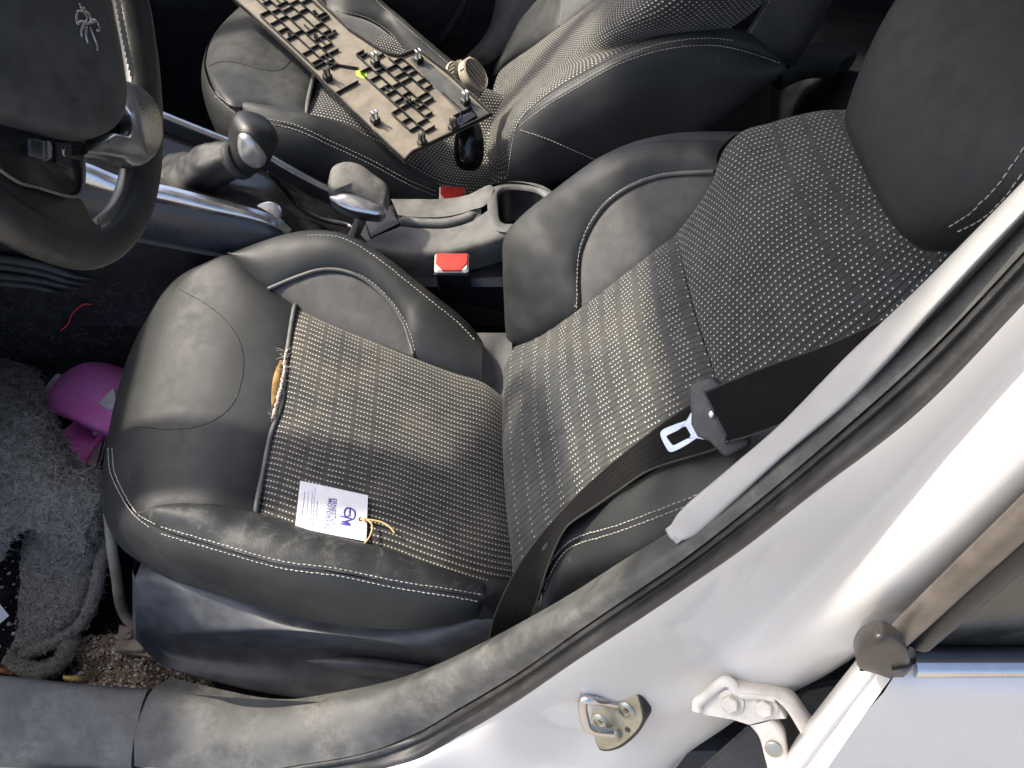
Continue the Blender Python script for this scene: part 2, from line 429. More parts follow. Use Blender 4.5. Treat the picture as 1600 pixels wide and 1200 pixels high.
    simple('felt_fibre', (.60, .54, .46), .85)
    simple('felt_fibre_dark', (.07, .066, .06), .9)
    simple('lint', (.13, .12, .11), .85)
    simple('debris', (.24, .175, .115), .9, var=.7)
    simple('debris_white', (.55, .50, .43), .8, var=.25)
    simple('hair_fibre', (.33, .24, .14), .7, var=.4)
    t = NT('pink'); n = t.noise(30, 6); 
    t.set(base=t.mix(t.ramp(n, .3, .7), (.95, .20, .58), (.97, .30, .68)), rough=.62, normal=t.bump(t.noise(900, 3), .3, .0006), spec=.3)
    simple('pink_lining', (.85, .56, .60), .8, var=.25, dust=.2, dsc=30)
    simple('pink_trim', (.70, .66, .60), .7, dust=.2)
    simple('paper', (.80, .80, .82), .7, var=.03)
    simple('ink_purple', (.085, .05, .33), .7)
    simple('ink_pale', (.42, .41, .60), .7)
    simple('string_tan', (.72, .45, .19), .6, var=.2)
    simple('leaf', (.55, .38, .10), .7, var=.3, bump=.4, bsc=200)
    simple('leaf_rust', (.40, .14, .035), .7, var=.4)
    simple('red_thread', (.55, .03, .05), .7)
    simple('rail_metal', (.26, .215, .16), .6, metal=.4, var=.35, dust=.4, bump=.3, bsc=300)
    simple('panel_strip', (.055, .058, .054), .5, dust=.25, dsc=25)
    simple('panel_back', (.175, .15, .112), .62, var=.22, dust=.35, bump=.2, bsc=700)
    simple('panel_dark', (.014, .0135, .0125), .45, dust=.35, dsc=25)
    simple('sticker_green', (.50, .80, .05), .55)
    simple('vent_grey', (.34, .30, .235), .6, dust=.2)
    t = simple('tinted_glass', (.020, .021, .021), .2, dust=.10, dsc=22); 
    simple('roof_lining', (.42, .41, .39), .9)
    simple('ground_dirt', (.30, .27, .22), .95, var=.3, bump=.8, bsc=60)
    simple('grip_dusty', (.085, .084, .076), .6, dust=.7, bump=.3, bsc=500, dsc=40)
    simple('lace', (.30, .285, .23), .8)
    simple('knob_hide', (.011, .012, .012), .48, bump=.2, bsc=900, grain=900)
    simple('tongue_plastic', (.045, .046, .048), .5, dust=.3, bump=.3, bsc=900, dsc=60)
    simple('silver_plastic', (.50, .505, .52), .33, metal=.75, var=.06)
    simple('boot_hide', (.010, .0105, .012), .6, bump=.3, bsc=600)
    simple('frame_dusty', (.20, .175, .15), .42, metal=.6, var=.25, dust=.35, dsc=30)
    simple('cap_dirty', (.035, .030, .026), .42, var=.3, dust=.3, dsc=40)
    simple('dial_print', (.75, .75, .73), .5)
build_materials()

# ------------------------------------------------------------------ setting: ground, floor
def sheet(name, x0, x1, y0, y1, z, nx, ny, mat, rough=0., sc=8., parent=None):
    xs = np.linspace(x0, x1, nx); ys = np.linspace(y0, y1, ny)
    G = np.stack([*np.meshgrid(xs, ys, indexing='ij'), np.full((nx, ny), z)], 2).reshape(-1, 3)
    if rough: G[:, 2] += (vnoise(G, sc, 1.) + .6 * vnoise(G, sc * 3, 4.)) * rough
    ids = np.arange(nx * ny).reshape(nx, ny)
    q = np.stack([ids[:-1, :-1], ids[1:, :-1], ids[1:, 1:], ids[:-1, 1:]], 2).reshape(-1, 4)
    return mesh_obj(name, G, q.tolist(), mat, parent)
tag(sheet('ground', -200, 200, -200, 200, -.46, 9, 9, 'ground_dirt'), kind='structure')
tag(sheet('floor', -1.3, 1.3, .262, 1.72, -.2, 150, 90, 'carpet', .006, 14), kind='structure')

# ------------------------------------------------------------------ car body round the open doorway
car = thing('car_body', 'white painted car body round the open front doorway, with dusty black door sill', 'car', (0, .24, -.2))
sill_in = CY((-220, 1045, .285), (0, 1057, .28), (110, 1069, .276), (231, 1079, .273))
sill_out = CZ((-240, 1176, -.012), (0, 1184, -.012), (100, 1190, -.012), (205, 1196, -.012))
mid = [(a * .5 + b * .5) + A([0, 0, .010]) for a, b in zip(sill_in, sill_out)]
low_in = [p + A([0, .004, -.03]) for p in sill_in]
patch('sill_plate', [low_in, sill_in, mid, sill_out, [p + A([0, -.008, -.012]) for p in sill_out]], 90, 40, 'sill_plastic', car, (0, 0, 1), puff=.0, rough=.0008, rsc=30)
rear_in = CY((236, 1080, .273), (320, 1100, .258), (380, 1112, .251), (430, 1115, .248), (480, 1108, .252), (545, 1096, .258), (600, 1083, .262), (660, 1062, .262), (740, 1025, .262), (870, 955, .262), (950, 905, .262), (1060, 838, .262), (1150, 770, .263), (1300, 640, .266), (1450, 500, .272), (1640, 305, .28))
rear_out = CY((210, 1197, .187), (330, 1206, .184), (400, 1206, .185), (456, 1197, .190), (576, 1175, .204), (645, 1148, .222), (715, 1108, .232), (807, 1053, .236), (900, 988, .238), (985, 930, .239), (1070, 872, .24), (1160, 802, .241), (1300, 685, .243), (1450, 550, .246), (1640, 350, .25))
def up_to_roof(c):
    """carry a pillar line on up to the roof rail"""
    p = A(c[-1]); return list(c) + [p + A([.035, .016, .10]), p + A([.065, .045, .20]), p + A([.095, .095, .33])]
rear_in = up_to_roof(rear_in); rear_out = up_to_roof(rear_out)
rear_mid = [p + A([-.006, -.003, .006]) for p in (spl(rear_in, 18) + spl(rear_out, 18)) / 2]
rear_low = [p + A([.012, .022, -.018]) for p in rear_in]
patch('pillar_sill_cover', [rear_low, rear_in, rear_mid, rear_out], 240, 26, 'sill_plastic', car, (-1, -.3, .6), rough=.0009, rsc=40)
ramp_top = CZ((236, 1079, -.006), (380, 1091, -.006), (545, 1099, -.006))
patch('sill_inner_strip', [ramp_top, CZ((236, 1090, -.028), (380, 1119, -.028), (545, 1112, -.028))], 50, 8, 'plastic_dark', car, (0, 0, 1))
seal_out = [A([-.6, .165, -.035]), A([-.42, .166, -.035]), A([-.26, .172, -.032])] + CY((640, 1203, .187), (720, 1153, .215), (800, 1103, .22), (900, 1036, .222), (1000, 970, .222), (1100, 902, .222), (1160, 860, .222), (1280, 765, .223), (1380, 690, .225), (1460, 620, .228), (1640, 432, .235))
seal_in = CY((60, 1207, .182), (330, 1207, .183), (400, 1207, .184), (456, 1198, .189), (576, 1176, .203), (645, 1149, .221), (715, 1109, .231), (807, 1054, .235), (900, 989, .237), (985, 931, .238), (1070, 873, .239), (1160, 803, .24), (1300, 686, .242), (1450, 551, .245), (1640, 351, .249))
sA, sB = spl(up_to_roof(seal_in), 60), spl(up_to_roof(seal_out), 60)
def sect(t, o): return [(a * (1 - t) + b * t) + A([-.6, -.35, .35]) * o for a, b in zip(sA, sB)]
patch('door_seal', [sect(0, -.010), sect(.06, -.001), sect(.22, .002), sect(.34, -.004), sect(.42, -.002), sect(.65, .006), sect(.9, .003), sect(1, -.008)], 240, 40, 'seal_rubber', car, (-.6, -.4, .5))
def lift(c, d): return [p + A(d) for p in c]
W0 = lift([A([-.6, .165, -.035]), A([-.42, .166, -.035]), A([-.26, .172, -.032])] + CY((640, 1200, .187), (720, 1150, .215), (800, 1100, .22), (900, 1033, .221), (1000, 967, .221), (1100, 899, .221), (1160, 857, .221), (1280, 762, .222), (1380, 687, .224), (1460, 617, .227), (1640, 429, .234)), (0, .004, 0))
W1 = [A([-.6, .150, -.10]), A([-.3, .152, -.10]), U(800, 1225, Z=-.05)] + CY( (900, 1160, .205), (980, 1110, .211), (1060, 1060, .218), (1130, 1015, .221), (1190, 975, .224), (1290, 885, .226), (1400, 770, .227), (1500, 665, .229), (1660, 500, .234))
W2 = [A([-.6, .135, -.17]), A([-.3, .137, -.17]), U(880, 1260, Z=-.08)] + CY( (980, 1180, .19), (1050, 1130, .202), (1120, 1080, .205), (1180, 1046, .203), (1250, 1000, .196), (1350, 925, .188), (1470, 815, .184), (1580, 705, .184), (1700, 580, .187))
W3 = [A([-.6, .128, -.24]), A([-.3, .130, -.24]), U(930, 1300, Z=-.1)] + CY((1040, 1200, .185), (1110, 1150, .198), (1180, 1105, .2), (1240, 1080, .196), (1310, 1040, .188), (1420, 950, .181), (1530, 850, .178), (1630, 750, .178), (1760, 620, .18))
W0, W1, W2, W3 = [up_to_roof(c) for c in (W0, W1, W2, W3)]
W4 = [p + A([.05, .035, -.02]) for p in W3]
patch('pillar_panel', [lift(W0, (.035, .03, -.04)), W0, W1, W2, W3, W4], 260, 120, 'white_paint', car, (-.5, -1, .3))
# grey interior pillar trim
tI = spl(up_to_roof(CY((1052, 818, .262), (1065, 797, .264), (1130, 740, .266), (1215, 667, .268), (1330, 550, .27), (1430, 455, .274), (1505, 380, .277), (1640, 240, .284))), 120)
tO = spl(up_to_roof(CY((1070, 841, .25), (1087, 836, .25), (1140, 790, .251), (1230, 708, .252), (1330, 624, .252), (1380, 572, .253), (1480, 460, .255), (1640, 290, .26))), 120)
def tsec(t, o): return [(a * (1 - t) + b * t) + A([-.5, -.5, .4]) * o for a, b in zip(tI, tO)]
pt = patch('pillar_trim', [tsec(-.04, -.02), tsec(0, .003), tsec(.03, .007), tsec(.1, .0085), tsec(.5, .0095), tsec(.9, .0085), tsec(.97, .007), tsec(1, .003), tsec(1.02, -.01)], 160, 36, 'pillar_plastic', car, (-.5, -.5, .5))
patch('pillar_trim_end', [tsec(-.05, -.02)[:1] + tsec(.5, -.02)[:1] + tsec(1.03, -.01)[:1], [p + A([-.5, -.5, .4]) * .006 + A([-.003, 0, -.006]) for p in (tsec(0, 0)[0], tsec(.5, .002)[0], tsec(1, 0)[0])], [tsec(0, .003)[0], tsec(.5, .0095)[0], tsec(1, .003)[0]]], 12, 10, 'pillar_plastic', car, (-1, -.5, 0))
# roof, windscreen frame, far side: outside the picture, they shade the cabin
def slab(name, c, s, mat='white_paint', bev=.01, **k): return box(name, c, s, mat, car, bev, **k)
rc = [[A([x, .36 + .02 * math.cos(x), 1.02]), A([x, .42, 1.055]), A([x, .98, 1.085]), A([x, 1.54, 1.055]), A([x, 1.60, 1.02])] for x in np.linspace(-.42, 1.7, 6)]
patch('roof', rc, 20, 12, 'white_paint', car, (0, 0, 1))
patch('roof_lining', [[p + A([.01, .0, -.03]) for p in c] for c in rc], 20, 12, 'roof_lining', car, (0, 0, -1))
for y0, y1 in ((.30, .38), (1.66, 1.58)):
    tube('windscreen_pillar', spl([A([-1.25, y0, .55]), A([-.85, (y0 * .6 + y1 * .4), .82]), A([-.42, y1, 1.03])], 12), .035, 'white_paint', car)
    tube('roof_rail', spl([A([-.42, y1, 1.03]), A([.3, y1, 1.05]), A([1.6, y1, 1.02])], 12), .03, 'white_paint', car)
slab('bench_sun_block', (.92, 1.75, .78), (1.66, .03, .55), 'tinted_glass')  # added unseen panel on the far side, keeps direct sun off the rear bench
slab('firewall', (-1.33, 1.0, .15), (.06, 1.5, .8), 'plastic_dark')
slab('rear_panel', (1.75, .98, .3), (.06, 1.4, 1.0), 'plastic_dark')
slab('floor_pan', (.1, .99, -.28), (2.9, 1.5, .1), 'plastic_dark')
slab('front_sill', (-.75, .215, -.16), (1.9, .09, .26), 'white_paint', .02)

# ------------------------------------------------------------------ driver's seat
seat = thing('driver_seat', 'nearest front seat, black leather and dotted grey cloth, its cushion seam torn open', 'car seat', (-.25, .595, -.2))
fab_in = CZ((464, 480, .158), (512, 504, .150), (560, 524, .142), (640, 556, .125), (708, 582, .105), (752, 596, .088), (788, 622, .055))
fab_out = CZ((401, 800, .160), (484, 829, .156), (599, 857, .138), (669, 883, .122), (757, 911, .098), (806, 918, .07))
fm = [(a + b) / 2 + A([0, 0, -.006]) for a, b in zip(spl(fab_in, 9), spl(fab_out, 9))]
fq1 = [(a * .75 + b * .25) + A([0, 0, -.003]) for a, b in zip(spl(fab_in, 9), spl(fab_out, 9))]
fq3 = [(a * .25 + b * .75) + A([0, 0, -.003]) for a, b in zip(spl(fab_in, 9), spl(fab_out, 9))]
def rear_wear(G, lu, lv): return G
cloth = patch('cushion_cloth', [fab_out, fq3, fm, fq1, fab_in], 150, 130, 'cloth_cushion', seat, (0, 0, 1), puff=.010, w=.018, edges='acd', rough=.0022, rsc=13)
pad_arc_px = [(280, 452), (320, 474), (352, 500), (372, 528), (380, 556), (378, 592), (368, 624), (348, 648), (312, 666), (260, 671), (212, 668), (172, 684)]
L0 = CZ((462, 478, .160), (454, 520, .158), (446, 580, .155), (440, 636, .155), (424, 680, .156), (412, 740, .158), (401, 799, .162))
L1 = CZ((398, 436, .188), (365, 500, .178), (345, 570, .172), (328, 640, .171), (318, 720, .173), (330, 788, .182))
L2 = CZ((357, 399, .202), (300, 470, .180), (262, 560, .164), (238, 650, .160), (234, 730, .164), (262, 790, .182))
L2b = CZ((318, 412, .196), (272, 470, .170), (230, 558, .148), (204, 650, .142), (202, 730, .148), (238, 797, .178))
L3 = CZ((292, 424, .178), (262, 450, .152), (208, 540, .118), (177, 640, .104), (170, 690, .108), (174, 735, .124), (190, 773, .145), (226, 812, .174))
pad_line = [p for p in CZ(*[(a, b, .17) for a, b in pad_arc_px])]
pad = patch('front_pad', [L0, L1, L2, L2b, L3], 130, 110, 'leather_black', seat, (-.3, 0, 1), puff=.007, w=.012, edges='abcd', rough=.0016, rsc=16)
Pg, Ng = onto(pad_arc_px, [pad], 120, 0)
bpy.data.objects.remove(pad, do_unlink=True)
pad = patch('front_pad', [L0, L1, L2, L2b, L3], 170, 150, 'leather_black', seat, (-.3, 0, 1), puff=.007, w=.012, edges='abcd', rough=.0007, rsc=12, grooves=[(Pg, .0028, .0032)])
Pg, Ng = onto(pad_arc_px, [pad], 160, .0002)
stitches('pad_stitching', Pg, Ng, 'thread_black', pad, ln=.0035, gap=.0013, r=.0005)
tube('piping', spl([L0[0] + A([0, .004, -.008])] + lift(L0, (0, 0, .0022)) + [L0[-1] + A([0, -.004, -.008])], 60), .0034, 'piping_grey', pad)
# strip wrapping the front and the outer flank of the cushion
Ftop = L3[:-1] + CZ((208, 800, .165), (252, 828, .182), (345, 856, .190), (437, 882, .190), (530, 895, .182), (622, 914, .165), (700, 926, .148), (756, 935, .132))
Fbot = [A([-.48, .85, .04]), A([-.525, .80, .02]), A([-.545, .70, .012]), A([-.553, .60, .018])] + CZ((172, 790, .04), (183, 840, .042), (229, 880, .045), (299, 912, .055), (391, 940, .064), (484, 967, .068), (576, 981, .07), (669, 981, .072), (747, 967, .082))
Fmid = [(a + b) / 2 for a, b in zip(spl(Ftop, 16), spl(Fbot, 16))]
side = patch('side_flank', [spl(Ftop, 16), Fmid, spl(Fbot, 16)], 220, 40, 'leather_black', seat, (-.3, -1, .2), puff=.013, w=.014, edges='bcd', rough=.0016, rsc=14)
E0 = CZ((228, 812, .176), (266, 790, .186), (345, 790, .182), (402, 801, .164), (484, 829, .160), (599, 857, .142), (669, 883, .126), (757, 911, .102))
E2 = CZ((210, 802, .166), (252, 827, .184), (345, 855, .191), (437, 881, .191), (530, 894, .183), (622, 913, .166), (700, 925, .149), (756, 934, .133))
E1 = [(a + b) / 2 + A([0, 0, .012]) for a, b in zip(spl(E0, 10), spl(E2, 10))]
obol = patch('outer_bolster', [E0, E1, E2], 170, 44, 'leather_worn', seat, (0, -.3, 1), puff=.008, w=.012, edges='abcd', rough=.0026, rsc=26)
for off_, ob in ((-5, obol), (6, side)):
    px = [(a, b + off_ * (1 if a > 225 else .4)) for a, b in ((252, 828), (345, 855), (437, 881), (530, 894), (622, 913), (700, 925), (752, 934))]
    P, N = onto(px, [obol, side], 200, .0003); stitches('double_stitching', P, N, 'thread', ob)
for dx in (3, -4):
    P, N = onto([(173 + dx * .9, 700), (176 + dx, 735), (192 + dx, 772), (212 + dx, 802), (240 + dx, 822 - dx)], [pad, side, obol], 80, .0003); stitches('corner_stitching', P, N, 'thread', pad)
P, N = onto([(395, 792), (345, 786), (480, 824)][:1] + [(450, 815), (520, 834), (600, 853), (665, 876), (740, 902)], [obol, cloth], 120, .0004); stitches('edge_stitching', offs(P, N, -.003), N, 'thread', obol)
# inner bolster
S = CZ((356, 398, .202), (400, 381, .214), (440, 368, .22), (480, 361, .222), (520, 363, .222), (552, 374, .216), (600, 404, .200), (640, 436, .18), (680, 468, .16), (720, 500, .130), (748, 532, .105))
ARC = CZ((421, 454, .176), (464, 436, .188), (500, 425, .194), (532, 425, .192), (564, 436, .184), (596, 460, .168), (620, 488, .152), (636, 520, .137), (646, 556, .124))
C0 = CZ((357, 399, .201), (398, 436, .187)) + ARC[1:] + fab_in[4:6]
C0 = [U(357, 400, Z=.2)] + ARC + fab_in[4:6]
Cm = [(a + b) / 2 + A([0, .0, .006]) for a, b in zip(spl(C0, 14), spl(S, 14))]
ibol = patch('inner_bolster', [C0, Cm, S], 180, 60, 'leather_dusty', seat, (-.1, -.5, 1), puff=.010, w=.013, edges='acd', rough=.0010, rsc=14)
patch('inner_flank', [spl(S, 16), [p + A([.0, .016, -.03]) for p in spl(S, 16)], [p + A([0, .02, -.11]) for p in spl(S, 16)]], 100, 16, 'leather_black', seat, (0, 1, .2), puff=.008, w=.012, edges='c')
ins_low = [ARC[0]] + CZ((440, 467, .166)) + fab_in[:3] + CZ((600, 540, .133), (646, 557, .123))
ins = patch('suede_insert', [ARC, [(a + b) / 2 for a, b in zip(spl(ARC, 10), spl(ins_low, 10))], ins_low], 110, 60, 'suede_grey', seat, (0, -.5, 1), puff=.008, w=.012, rough=.001, rsc=20)
P, N = onto([(415, 452), (464, 431), (500, 420), (534, 420), (568, 432), (600, 457), (625, 488), (641, 520), (650, 553)], [ibol], 150, .0003); stitches('insert_stitching', P, N, 'thread', ibol)
tube('insert_piping', spl(lift(ARC, (0, -.001, .005)), 80), .0028, 'piping_grey', ins)
P, N = onto([(480, 368), (520, 369), (552, 380), (598, 410), (638, 442), (678, 474), (716, 505), (742, 532)], [ibol], 170, .0003); stitches('edge_stitching', P, N, 'thread', ibol)
patch('rear_skirt', [CZ((744, 520, .10), (752, 596, .085), (770, 650, .06)), CZ((772, 520, .105), (775, 570, .075), (785, 640, .055)), CZ((800, 520, .10), (800, 580, .085), (800, 650, .06))], 40, 30, 'suede_grey', seat, (0, 0, 1), rough=.006, rsc=22)
patch('rear_corner', [CZ((754, 908, .102), (778, 905, .10), (805, 912, .09)), CZ((756, 935, .132), (778, 935, .115), (800, 940, .10)), CZ((748, 968, .082), (768, 975, .07), (800, 985, .06))], 30, 30, 'leather_black', seat, (0, -.6, 1), puff=.004, rough=.006, rsc=30)
# torn seam: foam showing between pad and piping, frayed threads
tear_px = [(438, 566), (432, 590), (428, 615), (425, 636)]
P, N = onto(tear_px, [pad, cloth], 24, .004)
V, F = tube_mesh(P, .0042 * np.sin(np.linspace(.25, math.pi - .2, 24)) + .0006, k=10, flat=.45, up=N)
mesh_obj('exposed_foam', V, F, 'foam', seat)
P, N = onto([(446, 548), (443, 560), (441, 585), (436, 610), (431, 632), (424, 655)], [pad, cloth], 60, .005)
parts = [tube_mesh(P + np.random.randn(60, 3) * .0006, np.abs(np.random.randn(60)) * .0007 + .0011, k=6)]
for i in range(170):
    k = np.random.randint(0, 60); a = np.random.randn(3) * .5; a[2] = abs(a[2]); d = a / np.linalg.norm(a); l = random.uniform(.003, .009 if k > 25 else .013)
    b = np.random.randn(3) * .4
    parts.append(tube_mesh(spl([P[k], P[k] + d * l * .5, P[k] + (d + b) * l], 4), [.00022, .0002, .00016, .0001], k=4))
V, F = joinm(parts); tag(mesh_obj('frayed_edge', V, F, 'felt_fibre', seat), kind='stuff')
# plastic side cover with recline handle
stn = [(212, (903, 940, 975, 1000), (.412, .395, .377, .36)), (250, (904, 985, 1015, 1037), (.40, .372, .362, .342)), (320, (926, 988, 1028, 1061), (.378, .350, .352, .326)), (420, (955, 985, 1033, 1084), (.357, .336, .345, .308)),
       (530, (981, 991, 1041, 1097), (.330, .322, .336, .300)), (669, (988, 1016, 1060, 1103), (.325, .314, .327, .296)), (770, (962, 1036, 1082, 1112), (.337, .312, .32, .294)), (880, (930, 1045, 1100, 1128), (.357, .31, .315, .29))]
col = [[U(x, y, Y=yy) for y, yy in zip(ys, Ys)] for x, ys, Ys in stn]; K0, K1, K2, K3 = [[c[k] for c in col] for k in range(4)]
kf = np.clip(np.linspace(-.2, 3., 8), 0, 1)[:, None]; a0, a1, a2, a3 = map(A, (K0, K1, K2, K3))
cover = patch('side_cover', [a0 + A([0, .03, -.004]), a0, a0 * .6 + a1 * .4 + kf * A([0, -.006, .004]), a1, a1 * .75 + a2 * .25 + kf * A([0, .012, 0]), a2, (a2 + a3) / 2 + kf * A([0, -.008, 0]), a3, a3 + A([0, .03, -.01])], 160, 110, 'plastic_trim', seat, (0, -1, .4))
fc = [c[0] for c in (K0, K1, K2, K3)]
patch('cover_front', [fc, [p + A([-.008, .012, 0]) for p in fc], [p + A([-.004, .06, -.01]) for p in fc]], 20, 10, 'plastic_trim', seat, (-1, .3, 0))
P, N = onto([(483, 1018), (520, 1021), (580, 1027), (650, 1036), (745, 1052)], [cover], 40, .014)
V, F = tube_mesh(P, .0185 * np.clip(np.linspace(0, 3.2, 40), .05, 1) ** .6, k=16, flat=.6, up=N); mesh_obj('recline_handle', V, F, 'plastic_trim', seat, sharp=60)
# seat rail and lift bar
tube('lift_bar', spl(CZ((170, 800, .03), (176, 862, -.02), (182, 900, -.06), (190, 950, -.11), (203, 972, -.13), (240, 1000, -.15)), 24), .0075, 'rail_metal', seat)
plate('rail_foot', CZ((186, 976, -.15), (225, 985, -.15), (250, 1030, -.15), (182, 1018, -.15)), (0, -.2, 1), .03, 'rail_metal', seat, rings=((0, -.001), (.001, 0)))
box('rail_end', U(205, 1010, Z=-.148), (.045, .018, .012), 'rail_metal', seat, .002)
lathe('rivet', [(.005, 0), (.005, .002), (.003, .0035)], U(203, 993, Z=-.148), (0, 0, 1), 'rail_metal', seat, 14)
box('seat_rail', (-.2, .40, -.16), (.62, .05, .03), 'rail_metal', seat, .004); box('seat_rail', (-.2, .80, -.16), (.62, .05, .03), 'rail_metal', seat, .004)
box('seat_pan', (-.24, .6, -.02), (.44, .40, .06), 'plastic_dark', seat, .02)
# ---- backrest
bi = CB((790, 545, .0), (830, 531, .004), (895, 490, .006), (987, 420, .004), (1057, 364, .0))
bi2 = CB((1057, 364, .0), (1095, 315, .0), (1120, 270, .0), (1137, 219, -.004), (1200, 193, -.006), (1290, 172, -.006), (1338, 172, -.012))
bo = CB((803, 905, .0), (860, 850, .01), (950, 775, .016), (1050, 722, .016), (1150, 676, .012))
bo2 = CB((1150, 676, .012), (1230, 640, .01), (1330, 570, .0), (1420, 490, -.004), (1500, 395, -.012))
def between(a, b, n, o=.0, m=9):
    A_, B_ = spl(a, m), spl(b, m); return [[(p * (1 - t) + q * t) + BN * o * math.sin(math.pi * t) for p, q in zip(A_, B_)] for t in np.linspace(0, 1, n)]
seam_px = [(1058, 362), (1075, 400), (1097, 450), (1118, 520), (1138, 585), (1150, 674)]
blow = patch('back_cloth', between(bo, bi, 5, .012), 130, 150, 'cloth_back_low', seat, BN, puff=.007, w=.012, edges='abcd', rough=.0022, rsc=11)
bup = patch('upper_back_cloth', between(bo2, bi2, 5, .010), 130, 150, 'cloth_back_up', seat, BN, puff=.007, w=.012, edges='abcd', rough=.0018, rsc=9)
RI = CY((796, 541, .772), (790, 480, .80), (786, 420, .825), (788, 371, .84), (812, 340, .85), (865, 297, .855), (935, 248, .86), (1005, 224, .85), (1057, 219, .84), (1137, 219, .812))
bb = CB((797, 542, .0), (830, 531, .008), (895, 490, .010), (905, 478, .011), (907, 420, .030), (912, 388, .042), (930, 348, .05), (958, 314, .054), (998, 289, .046), (1040, 276, .030), (1120, 271, .003))
bbm = [(a + b) / 2 + BN * .008 for a, b in zip(spl(bb, 14), spl(RI, 14))]
bib = patch('back_inner_bolster', [bb, bbm, RI], 190, 60, 'leather_dusty', seat, (-.6, -.4, .7), puff=.010, w=.014, edges='abcd', rough=.0022, rsc=18)
patch('back_inner_flank', [spl(RI, 18), [p + A([.03, .015, -.005]) for p in spl(RI, 18)], [p + A([.13, .02, -.05]) for p in spl(RI, 18)]], 100, 16, 'leather_black', seat, (0, 1, 0), puff=.006, w=.012, edges='c')
barc = CB((904, 482, .008), (906, 420, .028), (911, 390, .040), (929, 350, .048), (957, 315, .052), (998, 290, .044), (1040, 277, .028), (1120, 271, .002))
blo = CB((904, 483, .007), (950, 449, .006), (987, 420, .004), (1030, 386, .001), (1058, 363, .0), (1095, 315, .0), (1121, 271, .0))
bins = patch('back_suede_insert', [barc, [(a + b) / 2 for a, b in zip(spl(barc, 10), spl(blo, 10))], blo], 110, 50, 'suede_grey', seat, BN, puff=.007, w=.012, rough=.0012, rsc=20)
P, N = onto([(901, 482), (902, 420), (906, 388), (924, 344), (953, 310), (995, 284), (1038, 271), (1116, 265)], [bib, bins], 160, .0004); stitches('back_insert_stitching', P, N, 'thread', bib)
tube('back_insert_piping', spl([p + BN * .005 for p in barc], 80), .003, 'piping_grey', bins)
# outer bolster of the backrest
RO0 = CB((842, 940, .02), (862, 876, .02), (886, 848, .022), (914, 818, .022), (978, 778, .022), (1055, 731, .02), (1150, 678, .016), (1240, 640, .012), (1340, 566, .002))
RO2 = CB((846, 925, .045), (858, 888, .055), (890, 850, .066), (967, 824, .075), (1054, 791, .078), (1158, 750, .07), (1260, 690, .05), (1350, 620, .03), (1440, 540, .0))
ROm = [(a * .5 + b * .5) + BN * .014 for a, b in zip(spl(RO0, 12), spl(RO2, 12))]
bob = patch('back_outer_bolster', [RO0, ROm, RO2], 170, 50, 'leather_dusty', seat, (-.6, -.2, .8), puff=.009, w=.013, edges='abcd', rough=.002, rsc=22)
RO2s = spl(RO2, 14)
bos = patch('back_outer_flank', [RO2s, [p + A([.004, -.016, -.03]) for p in RO2s], [p + A([.03, -.018, -.07]) for p in RO2s], [p + A([.09, .0, -.12]) for p in RO2s]], 170, 36, 'leather_black', seat, (-.3, -1, 0), puff=.008, w=.012, edges='ac', rough=.002, rsc=16)
for o_ in (-4, 7):
    P, N = onto([(848 + o_ * .5, 920), (860 + o_ * .6, 886 + o_ * .5), (890, 850 + o_), (967, 824 + o_), (1054, 791 + o_), (1158, 750 + o_), (1230, 708 + o_)], [bob, bos], 180, .0003); stitches('back_double_stitching', P, N, 'thread', bob if o_ < 0 else bos)
# back shell behind the cloth
patch('back_shell', [[A([.02, .36, .02]), A([.20, .36, .24]), A([.42, .40, .52])], [A([.10, .60, .0]), A([.28, .60, .22]), A([.46, .60, .52])], [A([.02, .83, .02]), A([.20, .83, .24]), A([.42, .78, .52])]], 20, 20, 'plastic_dark', seat, (1, 0, -1))
# headrest: a full padded block
hc = Bk(1548, 150, .055); e1 = A([0, 1., 0]); e2 = A([.55, 0, .835]); e3 = np.cross(e2, e1) * -1
e3 = A([-.835, 0, .55])
def hr_ring(t):
    # t 0..1 bottom to top; half width and depths
    wv = .138 * (math.sin(math.pi * (.13 + .74 * t)) ** .55); dv = .062 * (math.sin(math.pi * (.10 + .80 * t)) ** .5)
    c = hc + e2 * (-.095 + .235 * t) + e3 * (.012 * math.sin(math.pi * t))
    P = []
    for k in range(48):
        a = 2 * math.pi * k / 48; ca, sa = math.cos(a), math.sin(a)
        x = wv * math.copysign(abs(ca) ** .72, ca); y = dv * math.copysign(abs(sa) ** .62, sa)
        y -= .022 * (1 - (x / .138) ** 2) * (1 if sa > 0 else 0) * math.sin(math.pi * t)      # dished front
        P.append(c + e1 * x + e3 * y)
    return P
rings = [hr_ring(t) for t in np.linspace(0, 1, 30)]
V = [p for r_ in rings for p in r_]; F = [(i * 48 + j, i * 48 + (j + 1) % 48, (i + 1) * 48 + (j + 1) % 48, (i + 1) * 48 + j) for i in range(29) for j in range(48)]
F += [tuple(range(48))[::-1], tuple(29 * 48 + j for j in range(48))]
head = mesh_obj('headrest', V, F, 'leather_head', seat)
for px in ([(1483, 354), (1510, 337), (1533, 317), (1553, 297), (1571, 275), (1590, 247), (1605, 225)], [(1496, 361), (1525, 347), (1550, 329), (1575, 302), (1600, 267)]):
    P, N = onto(px, [head], 80, .0004)
    if len(P) > 4: stitches('headrest_stitching', P, N, 'thread', head, ln=.0045)

